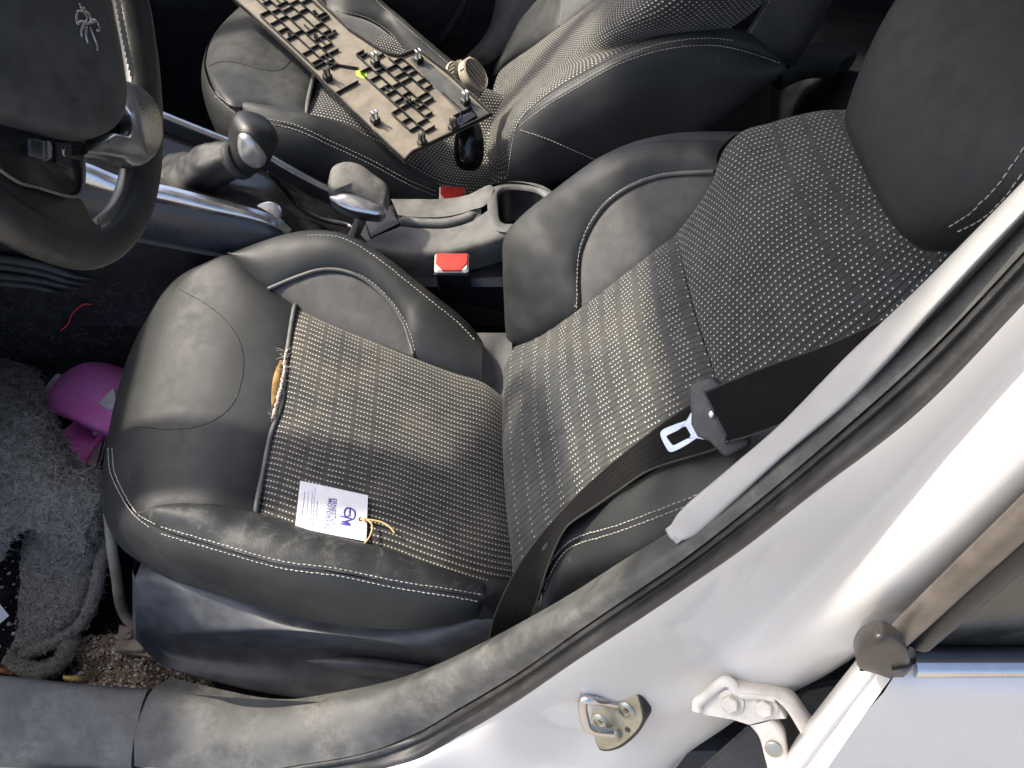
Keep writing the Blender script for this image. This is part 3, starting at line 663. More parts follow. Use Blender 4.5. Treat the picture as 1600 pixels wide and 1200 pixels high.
# ------------------------------------------------------------------ passenger seat
pseat = thing('passenger_seat', 'far front seat, black leather and dotted grey cloth, beyond the handbrake', 'car seat', (-.25, 1.36, -.2))
PS = CY((322, 116, 1.27), (336, 146, 1.215), (364, 170, 1.175), (400, 185, 1.15), (460, 198, 1.14), (520, 225, 1.14), (580, 253, 1.14), (640, 285, 1.14), (690, 306, 1.14))
PE = CY((362, 166, 1.185), (380, 160, 1.19), (420, 168, 1.19), (480, 178, 1.19), (544, 196, 1.188), (588, 222, 1.182), (640, 256, 1.172), (690, 293, 1.16))
PL0 = CZ((480, 178, .205), (490, 124, .203), (500, 90, .2), (515, 40, .2), (530, -10, .2))
PL1 = CZ((420, 168, .22), (430, 110, .215), (445, 50, .215), (470, -10, .215))
PL2 = CZ((364, 166, .24), (362, 120, .228), (385, 60, .215), (425, 0, .21))
PL3 = CZ((340, 150, .238), (323, 114, .222), (322, 92, .20), (336, 52, .185), (372, 14, .18), (400, -15, .18))
ppad = patch('front_pad', [PL0, PL1, PL2, PL3], 90, 80, 'leather_dusty', pseat, (-.3, 0, 1), puff=.008, w=.012, edges='acd', rough=.002, rsc=16)
arc = [(326, 104), (345, 97), (370, 98), (400, 107), (425, 111), (440, 109), (452, 98), (456, 90)]
P, N = onto(arc, [ppad], 90, .0004); stitches('pad_stitching', P, N, 'thread_black', ppad, r=.0007)
tube('piping', spl([PL0[0] + A([0, -.006, -.01])] + lift(PL0, (0, 0, .003)), 40), .0038, 'piping_grey', ppad)
PSs = spl([U(345, 20, Z=.16), U(322, 80, Z=.19)] + PS, 18)
pfl = patch('side_flank', [PSs, [p + A([-.004, -.012, -.05]) for p in PSs], [p + A([.006, -.004, -.17]) for p in PSs]], 140, 30, 'leather_black', pseat, (-.2, -1, .2), puff=.01, w=.014, edges='c')
pbol = patch('inner_bolster', [PE, [(a + b) / 2 + A([0, 0, .008]) for a, b in zip(spl(PE, 10), spl(PS[2:], 10))], PS[2:]], 150, 30, 'leather_dusty', pseat, (0, 0, 1), puff=.006, w=.01, edges='acd')
for o_ in (-3, 4):
    P, N = onto([(a, b + o_) for a, b in ((336, 146), (364, 170), (400, 185), (460, 198), (520, 225), (580, 253), (640, 285), (684, 303))], [pbol, pfl, ppad], 180, .0004); stitches('double_stitching', P, N, 'thread', pbol)
pc_in = PE[3:] + CZ((770, 305, .06))
pc_out = CZ((520, 20, .2), (600, 50, .17), (700, 112, .125), (790, 150, .10))
pcl = patch('cushion_cloth', [pc_in, [(a * .7 + b * .3) + A([0, 0, -.012]) for a, b in zip(spl(pc_in, 8), spl(pc_out, 8))], [(a * .3 + b * .7) + A([0, 0, -.012]) for a, b in zip(spl(pc_in, 8), spl(pc_out, 8))], pc_out], 90, 90, 'cloth_passenger', pseat, (0, 0, 1), puff=.008, w=.015, edges='acd', rough=.002, rsc=12, uvp=((1, 0, -.2), (0, 1, 0)))
po_edge = CZ((530, -45, .21), (588, 0, .2), (640, 44, .18), (700, 96, .135), (760, 146, .10))
po_arc = CZ((505, 15, .205), (540, 23, .207), (575, 33, .19), (608, 55, .165), (632, 92, .14), (660, 118, .12), (740, 160, .10))
pob = patch('outer_bolster', [po_arc, [(a + b) / 2 + A([0, 0, .012]) for a, b in zip(spl(po_arc, 9), spl(po_edge, 9))], po_edge, [p + A([0, .02, -.05]) for p in spl(po_edge, 9)]], 90, 40, 'leather_dusty', pseat, (0, 0, 1), puff=.006, w=.012, rough=.0015, rsc=20)
pin = patch('suede_insert', [po_arc[:5], CZ((505, 20, .203), (530, 55, .19), (575, 90, .165), (636, 100, .14))], 60, 40, 'suede_grey', pseat, (0, 0, 1), puff=.007, w=.012)
P, N = onto([(588, 2), (640, 47), (700, 99), (745, 136)], [pob], 100, .0004); stitches('edge_stitching', P, N, 'thread', pob)
P, N = onto([(520, 17), (545, 20), (578, 30), (612, 53), (634, 84)], [pob], 80, .0004); stitches('insert_stitching', P, N, 'thread', pob)
# backrest
PBN = A([-1.25, 0, 1]) / math.sqrt(1 + 1.5625)
def Pb(px, py, o=0.): return U(px, py, pl=(PBN, .09 / math.sqrt(2.5625) + o))
pb_in = CY((770, 305, 1.13), (790, 283, 1.15), (799, 227, 1.16), (813, 188, 1.165), (847, 154, 1.17), (900, 119, 1.175), (970, 84, 1.18), (1040, 56, 1.18), (1138, 44, 1.17), (1200, 0, 1.17))
pb_mid = [Pb(*q) for q in ((764, 250, .03), (778, 180, .02), (830, 130, .02), (930, 70, .03), (1030, 10, .03), (1090, -30, .02))]
pb_out = [Pb(*q) for q in ((775, 128, .0), (782, 111, .005), (830, 75, .005), (875, 42, .005), (935, -2, .005), (985, -40, .005))]
pbc = patch('back_cloth', [pb_in, pb_mid, pb_out], 130, 110, 'cloth_passenger', pseat, PBN, puff=.006, w=.012, edges='cd', rough=.002, rsc=12)
P2 = CY((803, 205, 1.15), (811, 195, 1.145), (847, 166, 1.14), (900, 134, 1.14), (970, 95, 1.14), (1040, 73, 1.14), (1110, 67, 1.14), (1155, 73, 1.14), (1228, 98, 1.14))
pbt = patch('back_inner_bolster', [pb_in[3:9] + CY((1180, 55, 1.165), (1228, 96, 1.15)), P2[1:]], 130, 20, 'leather_dusty', pseat, (-.4, -.3, 1), puff=.008, w=.01, edges='cd')
fl_b = CY((792, 300, 1.125), (850, 285, 1.12), (931, 255, 1.12), (1057, 224, 1.12), (1150, 160, 1.12), (1232, 100, 1.125))
pbf = patch('back_side_panel', [P2, [(a + b) / 2 + A([-.005, -.012, 0]) for a, b in zip(spl(P2, 9), spl(fl_b, 9))], fl_b, [p + A([.0, .05, -.02]) for p in spl(fl_b, 9)]], 130, 50, 'leather_black', pseat, (-.3, -1, .3), puff=.008, w=.014, edges='cd')
for px, ob in (([(811, 198), (847, 170), (900, 138), (970, 99), (1040, 77), (1110, 71), (1155, 78), (1222, 100)], pbf), ([(830, 172), (847, 159), (900, 127), (970, 90), (1040, 67), (1110, 60), (1150, 64)], pbt), ([(813, 203), (850, 215), (890, 232), (932, 250)], pbf), ([(803, 210), (798, 240), (793, 275)], pbf)):
    P, N = onto(px, [pbf, pbt], 140, .0004)
    if len(P) > 5: stitches('back_stitching', P, N, 'thread', ob, r=.0006)
psh = patch('shoulder_panel', [CY((1152, 70, 1.165), (1185, 20, 1.17), (1215, -45, 1.17)), CY((1228, 97, 1.145), (1262, 45, 1.14), (1290, -10, 1.14), (1305, -45, 1.14)), CY((1240, 105, 1.17), (1290, 20, 1.17), (1315, -45, 1.17))], 40, 30, 'leather_black', pseat, (-.4, -.6, .7), puff=.005, w=.01)
P, N = onto([(1160, 70), (1192, 20), (1210, -10)], [psh], 50, .0004)
if len(P) > 4: stitches('shoulder_stitching', P, N, 'thread', psh)
patch('back_outer_bolster', [CY((792, -60, 1.64), (788, 30, 1.64), (782, 80, 1.63), (770, 118, 1.62)), [Pb(850, -60, .03), Pb(828, 20, .03), Pb(800, 80, .02), Pb(776, 116, .01)], [Pb(895, -60, .02), Pb(872, 42, .008), Pb(830, 76, .006), Pb(781, 113, .004)]], 50, 40, 'leather_dusty', pseat, (-.4, -.6, .7), puff=.006, w=.012, rough=.002)
patch('back_suede_insert', [[Pb(880, -50, .03), Pb(877, 0, .02), Pb(874, 40, .012)], [Pb(1010, -60, .02), Pb(935, -2, .012), Pb(878, 40, .010)]], 30, 20, 'suede_grey', pseat, PBN, puff=.006, w=.012)
patch('back_shell', [[A([.03, 1.16, .0]), A([.24, 1.16, .24]), A([.45, 1.18, .52])], [A([.12, 1.36, .0]), A([.30, 1.36, .22]), A([.50, 1.36, .52])], [A([.03, 1.58, .0]), A([.24, 1.58, .24]), A([.45, 1.55, .52])]], 20, 20, 'plastic_dark', pseat, (1, 0, -1))
xs_ = np.linspace(.30, .43, 6)
patch('upper_back_cloth', [[A([x - .02, y, .115 + 1.25 * x]) for x in xs_] for y in (1.15, 1.25, 1.36, 1.47, 1.57)], 40, 60, 'cloth_passenger', pseat, PBN, puff=.01, w=.02)
ph = bpy.data.objects.new('headrest', head.data); COL.objects.link(ph); ph.parent = pseat; ph.location = A(parent_loc(seat)) - A(parent_loc(pseat)) + A([.06, 1.36 - hc[1], .0])
box('seat_base', (-.25, 1.36, -.08), (.44, .36, .22), 'plastic_dark', pseat, .02)

# ------------------------------------------------------------------ far door, rear bench, dashboard
pdoor = thing('passenger_door', 'dark far door panel behind the passenger seat cushion', 'car door', (-.3, 1.72, -.2))
xs = np.linspace(-1.25, 1.3, 8)
patch('door_panel', [[A([x, 1.70, -.2]) for x in xs], [A([x, 1.71, .0]) for x in xs], [A([x, 1.69, .2]) for x in xs], [A([x, 1.71, .36]) for x in xs], [A([x, 1.75, .52]) for x in xs], [A([x, 1.80, .53]) for x in xs]], 60, 30, 'plastic_dark', pdoor, (0, -1, 0))
tube('map_pocket_rim', spl(CY((735, -40, 1.67), (722, 10, 1.66), (700, 50, 1.66), (668, 85, 1.67), (640, 100, 1.68)), 40), .010, 'plastic_black', pdoor)
patch('map_pocket', [CY((780, -40, 1.64), (765, 40, 1.62), (730, 85, 1.62), (690, 110, 1.64)), CY((850, -30, 1.6), (820, 40, 1.58), (770, 95, 1.58), (712, 116, 1.62))], 40, 20, 'plastic_dark', pdoor, (-.5, -1, .4), puff=.02, w=.03)
box('arm_rest', (-.2, 1.66, .30), (.5, .08, .05), 'plastic_dark', pdoor, .02)
bench = thing('rear_bench', 'dark rear bench seat showing between the two front backrests', 'car seat', (.9, 1.2, -.2))
br = []
for x, z in ((.62, -.1), (.60, .02), (.615, .09), (.66, .125), (.8, .12), (1.05, .09), (1.12, .2), (1.25, .55), (1.3, .6)):
    br.append([A([x + .02 * abs(y - 1.) ** 2, y, z]) for y in np.linspace(.36, 1.66, 7)])
patch('bench_cushion', br, 60, 60, 'plastic_black', bench, (-.5, 0, 1), rough=.004, rsc=7)
tube('front_roll', spl(CZ((1205, 118, .14), (1245, 100, .155), (1285, 95, .16), (1312, 100, .155), (1318, 108, .15)), 24), [.022] + [.034] * 22 + [.02], 'leather_head', bench)
dash = thing('dashboard', 'black dashboard ahead of the steering wheel, mostly out of view', 'dashboard', (-1.0, 1.0, .25))
ds = [[A([x + .04 * math.sin(3 * y), y, z]) for y in np.linspace(.30, 1.70, 7)] for x, z in ((-1.25, .25), (-.86, .24), (-.80, .33), (-.82, .48), (-.92, .56), (-1.1, .57), (-1.3, .55))]
patch('dash_shell', ds, 40, 40, 'plastic_dark', dash, (1, 0, .5))
tube('column_shroud', spl([A([-.85, .61, .50]), A([-.60, .615, .575]), A([-.47, .62, .625])], 10), [.07, .06, .06, .058, .056, .055, .055, .054, .053, .05], 'plastic_black', dash, k=20)

# ------------------------------------------------------------------ centre console
con = thing('centre_console', 'grey and black centre console with silver side strips, between the two seats', 'console', (-.3, .98, -.2))
tun = [[A([x, .865, -.2]) for x in (-1.25, -.8, -.3, .1, .6)], [A([-1.25, .86, .03]), A([-.8, .862, .03]), A([-.3, .868, .0]), A([.1, .87, -.02]), A([.6, .87, -.08])]]
patch('tunnel_carpet', tun, 120, 40, 'carpet', con, (0, -1, 0), rough=.007, rsc=16)
patch('tunnel_carpet', [[p * A([1, -1, 1]) + A([0, 1.965, 0]) for p in c] for c in tun], 60, 20, 'carpet', con, (0, 1, 0), rough=.005, rsc=16)
# driver-side flank: plastic below, glossy dark panel, silver band on its shoulder
band = CY((-60, 205, .875), (60, 240, .875), (130, 263, .876), (184, 284, .877), (252, 297, .878), (330, 317, .88), (400, 336, .882), (430, 348, .886), (450, 366, .89))
bandb = CY((-60, 255, .868), (60, 282, .868), (130, 296, .869), (184, 307, .87), (252, 318, .872), (330, 334, .875), (400, 347, .879), (430, 356, .884), (450, 369, .89))
gl_b = CY((-60, 345, .862), (60, 350, .862), (150, 362, .862), (224, 373, .862), (340, 395, .864), (430, 412, .868), (520, 430, .872))
topband = [p + A([.004, .012, -.002]) for p in band]
patch('silver_band', [topband, band, [(a + b) / 2 + A([0, -.004, .002]) for a, b in zip(band, bandb)], bandb], 100, 14, 'satin_chrome', con, (0, -1, 1))
patch('side_gloss_panel', [bandb, gl_b], 100, 24, 'console_side', con, (0, -1, .3), puff=.008, w=.02)
gl_c = [p + A([0, .004, -.012]) for p in gl_b]
patch('panel_ledge', [gl_b, [p + A([0, -.006, -.004]) for p in gl_b], gl_c], 80, 8, 'plastic_dark', con, (0, -1, .3))
patch('side_lower_panel', [gl_c, [A([x, .862, .02]) for x in (-1.2, -.8, -.3, .1)]], 80, 20, 'plastic_black', con, (0, -1, .2))
for i, (y0, y1, x1) in enumerate(((404, 436, 142), (415, 444, 133), (430, 452, 128), (441, 458, 100))):
    tube('footwell_rib', spl(CY((-80, y0 - 6, .858), (0, y0, .856), (x1 * .5, (y0 + y1) / 2 - 3, .856), (x1 * .85, y1 - 3, .857), (x1, y1, .862)), 30), list(np.linspace(.0075, .0065, 24)) + [.006, .005, .004, .003, .002, .001], 'plastic_dark', con)
# deck, far silver strip
deck_l = [p + A([.004, .014, -.006]) for p in band] + [A([-.20, .895, .15])]
strip = CY((150, 140, 1.075), (250, 178, 1.075), (300, 198, 1.075), (367, 224, 1.075))
strip2 = CY((424, 247, 1.075), (460, 268, 1.07), (490, 284, 1.068), (515, 296, 1.065), (560, 320, 1.06))
allstrip = strip + strip2
patch('deck', [deck_l, [(a + b) / 2 + A([0, 0, -.035]) for a, b in zip(spl(deck_l, 9), spl(allstrip, 9))], [p + A([0, -.01, -.022]) for p in spl(allstrip, 9)]], 80, 40, 'plastic_gloss', con, (0, 0, 1))
tube('silver_strip', spl(strip, 30), .0075, 'satin_chrome', con, flat=.6, up=(0, 0, 1.)); tube('silver_strip', spl(strip2, 30), .0075, 'satin_chrome', con, flat=.6, up=(0, 0, 1.))
patch('far_rail', [[p + A([0, .006, -.004]) for p in spl(allstrip, 9)], [p + A([0, .03, -.12]) for p in spl(allstrip, 9)]], 60, 10, 'plastic_black', con, (0, 1, .3))
patch('far_inner_wall', [[p + A([0, -.006, -.002]) for p in spl(allstrip, 9)], [p + A([0, -.02, -.05]) for p in spl(allstrip, 9)]], 60, 10, 'plastic_black', con, (0, -1, .3))
tube('tray_rim', spl(CZ((418, 268, .235), (440, 290, .20), (465, 320, .165), (480, 332, .155), (505, 343, .148), (545, 352, .145), (552, 357, .145)), 40), [.0006, .002, .0035] + [.0045] * 37, 'plastic_gloss', con)
# rotary switch
rp = U(416, 340, Z=.215); rax = (-.2, -.25, 1)
sw = lathe('rotary_switch', [(.026, -.01), (.026, .002), (.0235, .005), (.0225, .0052), (.0215, .004), (.0, .0042)], rp, rax, 'plastic_dark', con, 40)
lathe('switch_ring', [(.0262, .0), (.0268, .004), (.0245, .0062), (.0235, .0056)], rp, rax, 'satin_chrome', sw, 40)
for i, (a, b) in enumerate(((408, 334), (413, 331), (424, 338), (427, 342))):
    box('switch_mark', U(a, b, Z=.2195), (.003, .0035, .0006), 'dial_print', sw, 0)
# rear tray with handbrake channel and cup hole
tz = .158
t_up = CZ((611, 311, .155), (650, 311, .155), (685, 311, .155), (729, 305, .162), (766, 289, .172), (790, 284, .175), (821, 286, .175), (856, 297, .17))
t_lo = CZ((573, 377, .150), (605, 382, .150), (637, 386, .150), (690, 386, .150), (742, 375, .158), (780, 364, .165), (810, 355, .165), (860, 345, .165))
t_ch_u = CZ((622, 338, .152), (650, 341, .152), (690, 341, .152), (718, 336, .155), (740, 329, .160), (752, 326, .163))
t_ch_l = CZ((626, 356, .151), (660, 359, .151), (700, 359, .152), (728, 352, .156), (746, 344, .160), (756, 336, .163))
hole = [(777, 303), (784, 296), (795, 293), (820, 294), (842, 299), (856, 312), (852, 335), (830, 350), (798, 353), (786, 352), (780, 346), (777, 325)]
patch('tray_far', [t_up[:5] + CZ((772, 296, .172)), t_ch_u + CZ((764, 318, .165))], 60, 14, 'plastic_console', con, (0, 0, 1), puff=.003, w=.01, edges='c')
patch('tray_near', [t_ch_l + CZ((766, 330, .165), (776, 345, .166)), t_lo[:6]], 60, 14, 'plastic_console', con, (0, 0, 1), puff=.003, w=.01, edges='d')
patch('tray_side', [t_lo, [p + A([0, -.008, -.004]) for p in t_lo], [p + A([0, -.012, -.016]) for p in t_lo], [p + A([0, -.014, -.05]) for p in t_lo]], 60, 14, 'plastic_console', con, (0, -1, .4))
patch('tray_far_side', [t_up, [p + A([0, .008, -.006]) for p in t_up], [p + A([0, .014, -.08]) for p in t_up]], 40, 8, 'plastic_console', con, (0, 1, .3))
patch('handbrake_channel', [t_ch_u, [p + A([0, -.006, -.010]) for p in t_ch_u], [p + A([0, .004, -.012]) for p in t_ch_l], t_ch_l], 50, 16, 'plastic_console', con, (0, 0, 1))
tube('channel_ridge', spl(CZ((625, 345, .155), (660, 349, .155), (695, 349, .156), (722, 343, .159), (744, 334, .163)), 30), [.004] + [.0085] * 27 + [.006, .003], 'plastic_console', con, k=12)
ho = [U(a, b, Z=.168) for a, b in hole]; hs = spl(ho, 48, True); hcn = hs.mean(0)
outer = []
for p in hs:
    d = p - hcn; d[2] = 0; outer.append(p + d / np.linalg.norm(d) * .016)
V = [*outer, *[p + A([0, 0, .004]) for p in hs], *[hcn + (p - hcn) * .94 + A([0, 0, -.003]) for p in hs], *[hcn + (p - hcn) * .86 + A([0, 0, -.07]) for p in hs]]
F = [(r_ * 48 + i, r_ * 48 + (i + 1) % 48, (r_ + 1) * 48 + (i + 1) % 48, (r_ + 1) * 48 + i) for r_ in range(3) for i in range(48)]
mesh_obj('cup_rim', V[:144], [f for f in F if f[2] < 144], 'plastic_console', con)
V2 = V[96:]; F2 = [tuple(i - 96 for i in f) for f in F if f[0] >= 96] + [tuple(48 + i for i in range(48))]
mesh_obj('cup_well', V2, F2, 'plastic_black', con)
box('console_core', (-.06, .985, .02), (.80, .20, .16), 'plastic_black', con, .01)

# ------------------------------------------------------------------ gear lever, handbrake
gear = thing('gear_lever', 'gear lever with black gaiter and silver-faced knob beside the steering wheel', 'gear lever', U(300, 300, Z=.22))
rings = []
for cx, cy, z, rx, sc in ((290, 292, .215, .080, 1.0), (292, 285, .235, .068, .9), (300, 276, .250, .052, .8), (318, 266, .266, .038, .8), (338, 258, .280, .034, .9), (352, 253, .288, .029, 1.), (364, 250, .292, .027, 1.), (372, 249, .295, .027, 1.)):
    c = U(cx, cy, Z=z); ax = A([.80, -.05, .45]) if z > .25 else A([.3, 0, .95]); a, b, n = plane_axes(ax)
    rings.append([c + rx * (a * math.cos(t) + b * math.sin(t) * sc) * (1 + .06 * math.sin(5 * t + z * 60)) for t in np.linspace(0, 2 * math.pi, 33)])
patch('gaiter', [list(x) for x in rings], 64, 60, 'boot_hide', gear, (0, -.5, 1), rough=.004, rsc=34)
kc0, kc1 = U(381, 258, Z=.287), U(402, 192, Z=.345)
kn = []
ax = kc1 - kc0; a, b, n = plane_axes(ax)
for t, r1, r2 in ((-.12, .016, .014), (0, .021, .018), (.15, .027, .022), (.4, .033, .027), (.65, .037, .030), (.85, .037, .030), (.98, .033, .026), (1.06, .024, .019), (1.10, .010, .008), (1.105, .001, .001)):
    c = kc0 + ax * t; kn.append([c + r1 * a * math.copysign(abs(math.cos(s)) ** .75, math.cos(s)) + r2 * b * math.copysign(abs(math.sin(s)) ** .75, math.sin(s)) for s in np.linspace(0, 2 * math.pi, 33)])
knob = patch('knob', kn, 56, 40, 'knob_hide', gear, (0, -.5, 1))
kpx = spl([(a, b, 0) for a, b in ((377, 206), (389, 207), (404, 220), (416, 235), (421, 247), (416, 260), (402, 264), (386, 256), (376, 240), (374, 220))], 40, True)[:, :2]; kmid = kpx.mean(0)
V, k = [], 40
for s_, o_ in ((1, -.002), (1, .002), (.92, .0034), (.6, .0042), (.25, .0045)):
    P, N = onto([tuple(kmid + A([-3, 0]) + (p - kmid) * s_ * .9) for p in kpx], [knob], 40, o_, closed=True); V += list(P)
if len(V) == 200:
    F = [(r_ * k + i, r_ * k + (i + 1) % k, (r_ + 1) * k + (i + 1) % k, (r_ + 1) * k + i) for r_ in range(4) for i in range(k)] + [tuple(160 + i for i in range(k))]
    mesh_obj('knob_face', V, F, 'silver_plastic', gear)
ring_c = U(372, 250, Z=.294); lathe('gaiter_collar', [(.028, -.006), (.029, -.002), (.029, .004), (.026, .007)], ring_c, (.8, -.05, .45), 'plastic_dark', gear, 28)
brake = thing('handbrake', 'dusty black handbrake lever with a chrome accent on its broad grip', 'handbrake', U(552, 372, Z=.145))
b_top = CZ((511, 298, .235), (515, 275, .247), (520, 261, .256), (538, 252, .262), (560, 256, .262), (585, 272, .258), (606, 290, .25), (608, 310, .238), (603, 323, .232))
g_n = (0., -.45, .9)
bo_ = [(513, 300), (514, 278), (520, 261), (538, 253), (559, 256), (582, 271), (605, 290), (608, 306), (602, 322), (586, 316), (560, 306), (538, 300), (524, 307)]
gpl = (A([.12, -.30, .946]), None)
gc = U(560, 285, Y=.965); gn = A([.12, -.42, .90]); gn /= np.linalg.norm(gn)
def G_(a, b, o=0.): return U(a, b, pl=(gn, gn @ gc + o))
grip = plate('grip', [G_(a, b) for a, b in bo_], gn, .022, 'grip_dusty', brake, rings=((0, 0), (.003, .005), (.007, .0075)), smooth_n=60, dome=((.7, .010), (.3, .011)), sharp=70)
bc_ = [(514, 308), (524, 304), (537, 300), (560, 305), (586, 316), (603, 324), (600, 331), (593, 337), (572, 335), (545, 329), (522, 317)]
plate('grip_chrome', [G_(a, b, .001) for a, b in bc_], gn, .024, 'satin_chrome', brake, rings=((0, 0), (.003, .003)), smooth_n=50, dome=((.6, .0045),), sharp=70)
tube('lever_arm', spl([U(570, 330, Y=.955), U(562, 348, Y=.945), U(551, 372, Y=.94)], 12), .0125, 'plastic_console', brake, k=8, flat=.7, up=(1., 0, .2))
plate('lever_slot', CZ((570, 345, .148), (608, 322, .148), (625, 350, .148), (580, 372, .146)), (0, 0, 1), .02, 'plastic_black', brake)

# ------------------------------------------------------------------ buckles
def buckle(label, c, s, lean, mat='plastic_black'):
    b = thing('belt_buckle', label, 'belt buckle', c + A([0, 0, -.12]), 'seat belt buckles')
    up = A(lean, dtype=float); up /= np.linalg.norm(up); ax = A([1., 0, 0]); ax = ax - up * (ax @ up); ax /= np.linalg.norm(ax); ay = np.cross(up, ax)
    k = s
    box('housing', c - up * .035 * k, (.050 * k, .030 * k, .062 * k), mat, b, .003, ax, ay, up)
    box('collar', c - up * .006 * k, (.0525 * k, .0325 * k, .006 * k), 'plastic_dark', b, .001, ax, ay, up)
    fr = box('bezel', c + up * .001 * k, (.050 * k, .031 * k, .008 * k), 'pink_trim', b, .003, ax, ay, up)
    o = [(-.023, -.003), (-.013, -.0145), (.013, -.0145), (.023, -.003), (.023, .014), (-.023, .014)]
    plate('release_button', [c + up * .005 * k + ax * x * k + ay * y * k for x, y in o], up, .004, 'red_plastic', b, rings=((0, .0), (.0012, .0015)))
    box('centre_seam', c - up * .035 * k - ay * .0153 * k, (.0025, .001, .05 * k), 'plastic_dark', b, 0, ax, ay, up)
    tube('stalk', [c - up * .06 * k, c - up * .13], .010, 'plastic_black', b, flat=.5, up=ay)
buckle('seat belt buckle with a bright red button right beside the near seat cushion', U(706, 412, Y=.862), 1.05, (.0, -.30, .95))
buckle('red belt buckle just peeking out beyond the grey console tray', U(707, 304, Y=1.11), .95, (.1, -.35, .9))

# ------------------------------------------------------------------ seat belt hanging over the near seat
belt = thing('seat_belt', 'black seat belt webbing draped over the near backrest with a metal tongue', 'seat belt', U(790, 1000, Z=.03))
def ribbon(name, e0, e1, n, mat, parent, th=.0012):
    a, b = spl(e0, n), spl(e1, n); G = np.stack([a, (a * 2 + b) / 3, (a + 2 * b) / 3, b], 1)
    N, fl = gnormals(G, (-.4, -.5, .8))
    top = G + N * th / 2; bot = G - N * th / 2
    V = np.concatenate([top.reshape(-1, 3), bot.reshape(-1, 3)]); m = 4; o = n * m; F = []
    for i in range(n - 1):
        for j in range(m - 1):
            F.append((i * m + j, (i + 1) * m + j, (i + 1) * m + j + 1, i * m + j + 1)); F.append((o + i * m + j, o + i * m + j + 1, o + (i + 1) * m + j + 1, o + (i + 1) * m + j))
        F.append((i * m, o + i * m, o + (i + 1) * m, (i + 1) * m)); F.append((i * m + 3, (i + 1) * m + 3, o + (i + 1) * m + 3, o + i * m + 3))
    if fl: F = [f[::-1] for f in F]
    s = np.concatenate([[0], np.cumsum(np.linalg.norm(np.diff(a, axis=0), axis=1))])
    uv = [(s[i], .047 * j / 3) for i in range(n) for j in range(4)] * 2
    return mesh_obj(name, V, F, mat, parent, uv=uv, sharp=50)
ribbon('shoulder_webbing', CY((1101, 611, .374), (1130, 598, .374), (1200, 570, .374), (1300, 535, .366), (1400, 490, .348), (1520, 425, .33), (1700, 300, .31)), CY((1141, 690, .339), (1165, 684, .339), (1225, 662, .336), (1300, 622, .33), (1400, 560, .312), (1530, 470, .296), (1720, 330, .285)), 90, 'webbing', belt)
ribbon('lap_webbing', CB((1110, 606, .088), (1076, 632, .080), (1020, 672, .060), (960, 720, .048), (900, 775, .052), (850, 830, .058)) + CZ((812, 880, .205), (790, 920, .17), (772, 962, .135), (760, 1020, .07), (752, 1075, .0)),
       CB((1140, 690, .098), (1115, 704, .085), (1012, 737, .075), (968, 766, .074), (925, 795, .086), (889, 820, .092)) + CZ((872, 846, .278), (855, 890, .238), (840, 938, .187), (820, 992, .085), (806, 1050, .0)), 130, 'webbing', belt)
tn = A([-.42, -.52, .74]); tn /= np.linalg.norm(tn); tp0 = U(1110, 640, Y=.372)
def T_(zx, zy, o=0.): return U(980 + zx / 5.454, 540 + zy / 5.454, pl=(tn, tn @ tp0 + o))
body = [(525, 400), (530, 345), (560, 318), (690, 265), (745, 270), (800, 325), (860, 440), (960, 610), (1040, 750), (1047, 830), (1020, 870), (870, 948), (815, 938), (700, 815), (600, 775), (545, 670), (548, 570), (526, 470)]
tb = plate('tongue_body', [T_(a, b, .004) for a, b in body], tn, .009, 'tongue_plastic', belt, rings=((0, 0), (.0015, .002), (.003, .0026)), sharp=50)
plate('tongue_slot', [T_(a, b, .0072) for a, b in ((640, 385), (690, 378), (720, 440), (735, 520), (800, 640), (930, 800), (895, 835), (860, 815), (780, 700), (700, 520))], tn, .001, 'plastic_black', belt, rings=((0, 0), (.0005, .0003)))
lathe('tongue_pin', [(.003, 0), (.003, .002), (.0015, .003)], T_(728, 585, .008), tn, 'steel', belt, 14)
def ring_plate(name, O, I, n, th, mat, parent, m=60):
    O = spl(O, m, True); I = spl(I, m, True); n = A(n)
    V = [*(O + n * th * .5), *(I + n * th * .5), *(O - n * th * .5), *(I - n * th * .5)]
    F = []
    for i in range(m):
        j = (i + 1) % m; F += [(i, j, m + j, m + i), (2 * m + i, 3 * m + i, 3 * m + j, 2 * m + j), (i, 2 * m + i, 2 * m + j, j), (m + i, m + j, 3 * m + j, 3 * m + i)]
    return mesh_obj(name, V, F, mat, parent, sharp=40)
ring_plate('tongue_metal', [T_(a, b, .002) for a, b in ((286, 752), (300, 722), (400, 675), (520, 626), (548, 572), (600, 640), (680, 800), (610, 785), (500, 850), (400, 900), (365, 905), (335, 868))], [T_(a, b, .002) for a, b in ((338, 775), (345, 765), (420, 728), (495, 688), (505, 692), (528, 730), (545, 765), (540, 775), (470, 815), (400, 848), (388, 845), (362, 812))], tn, .003, 'steel', belt)

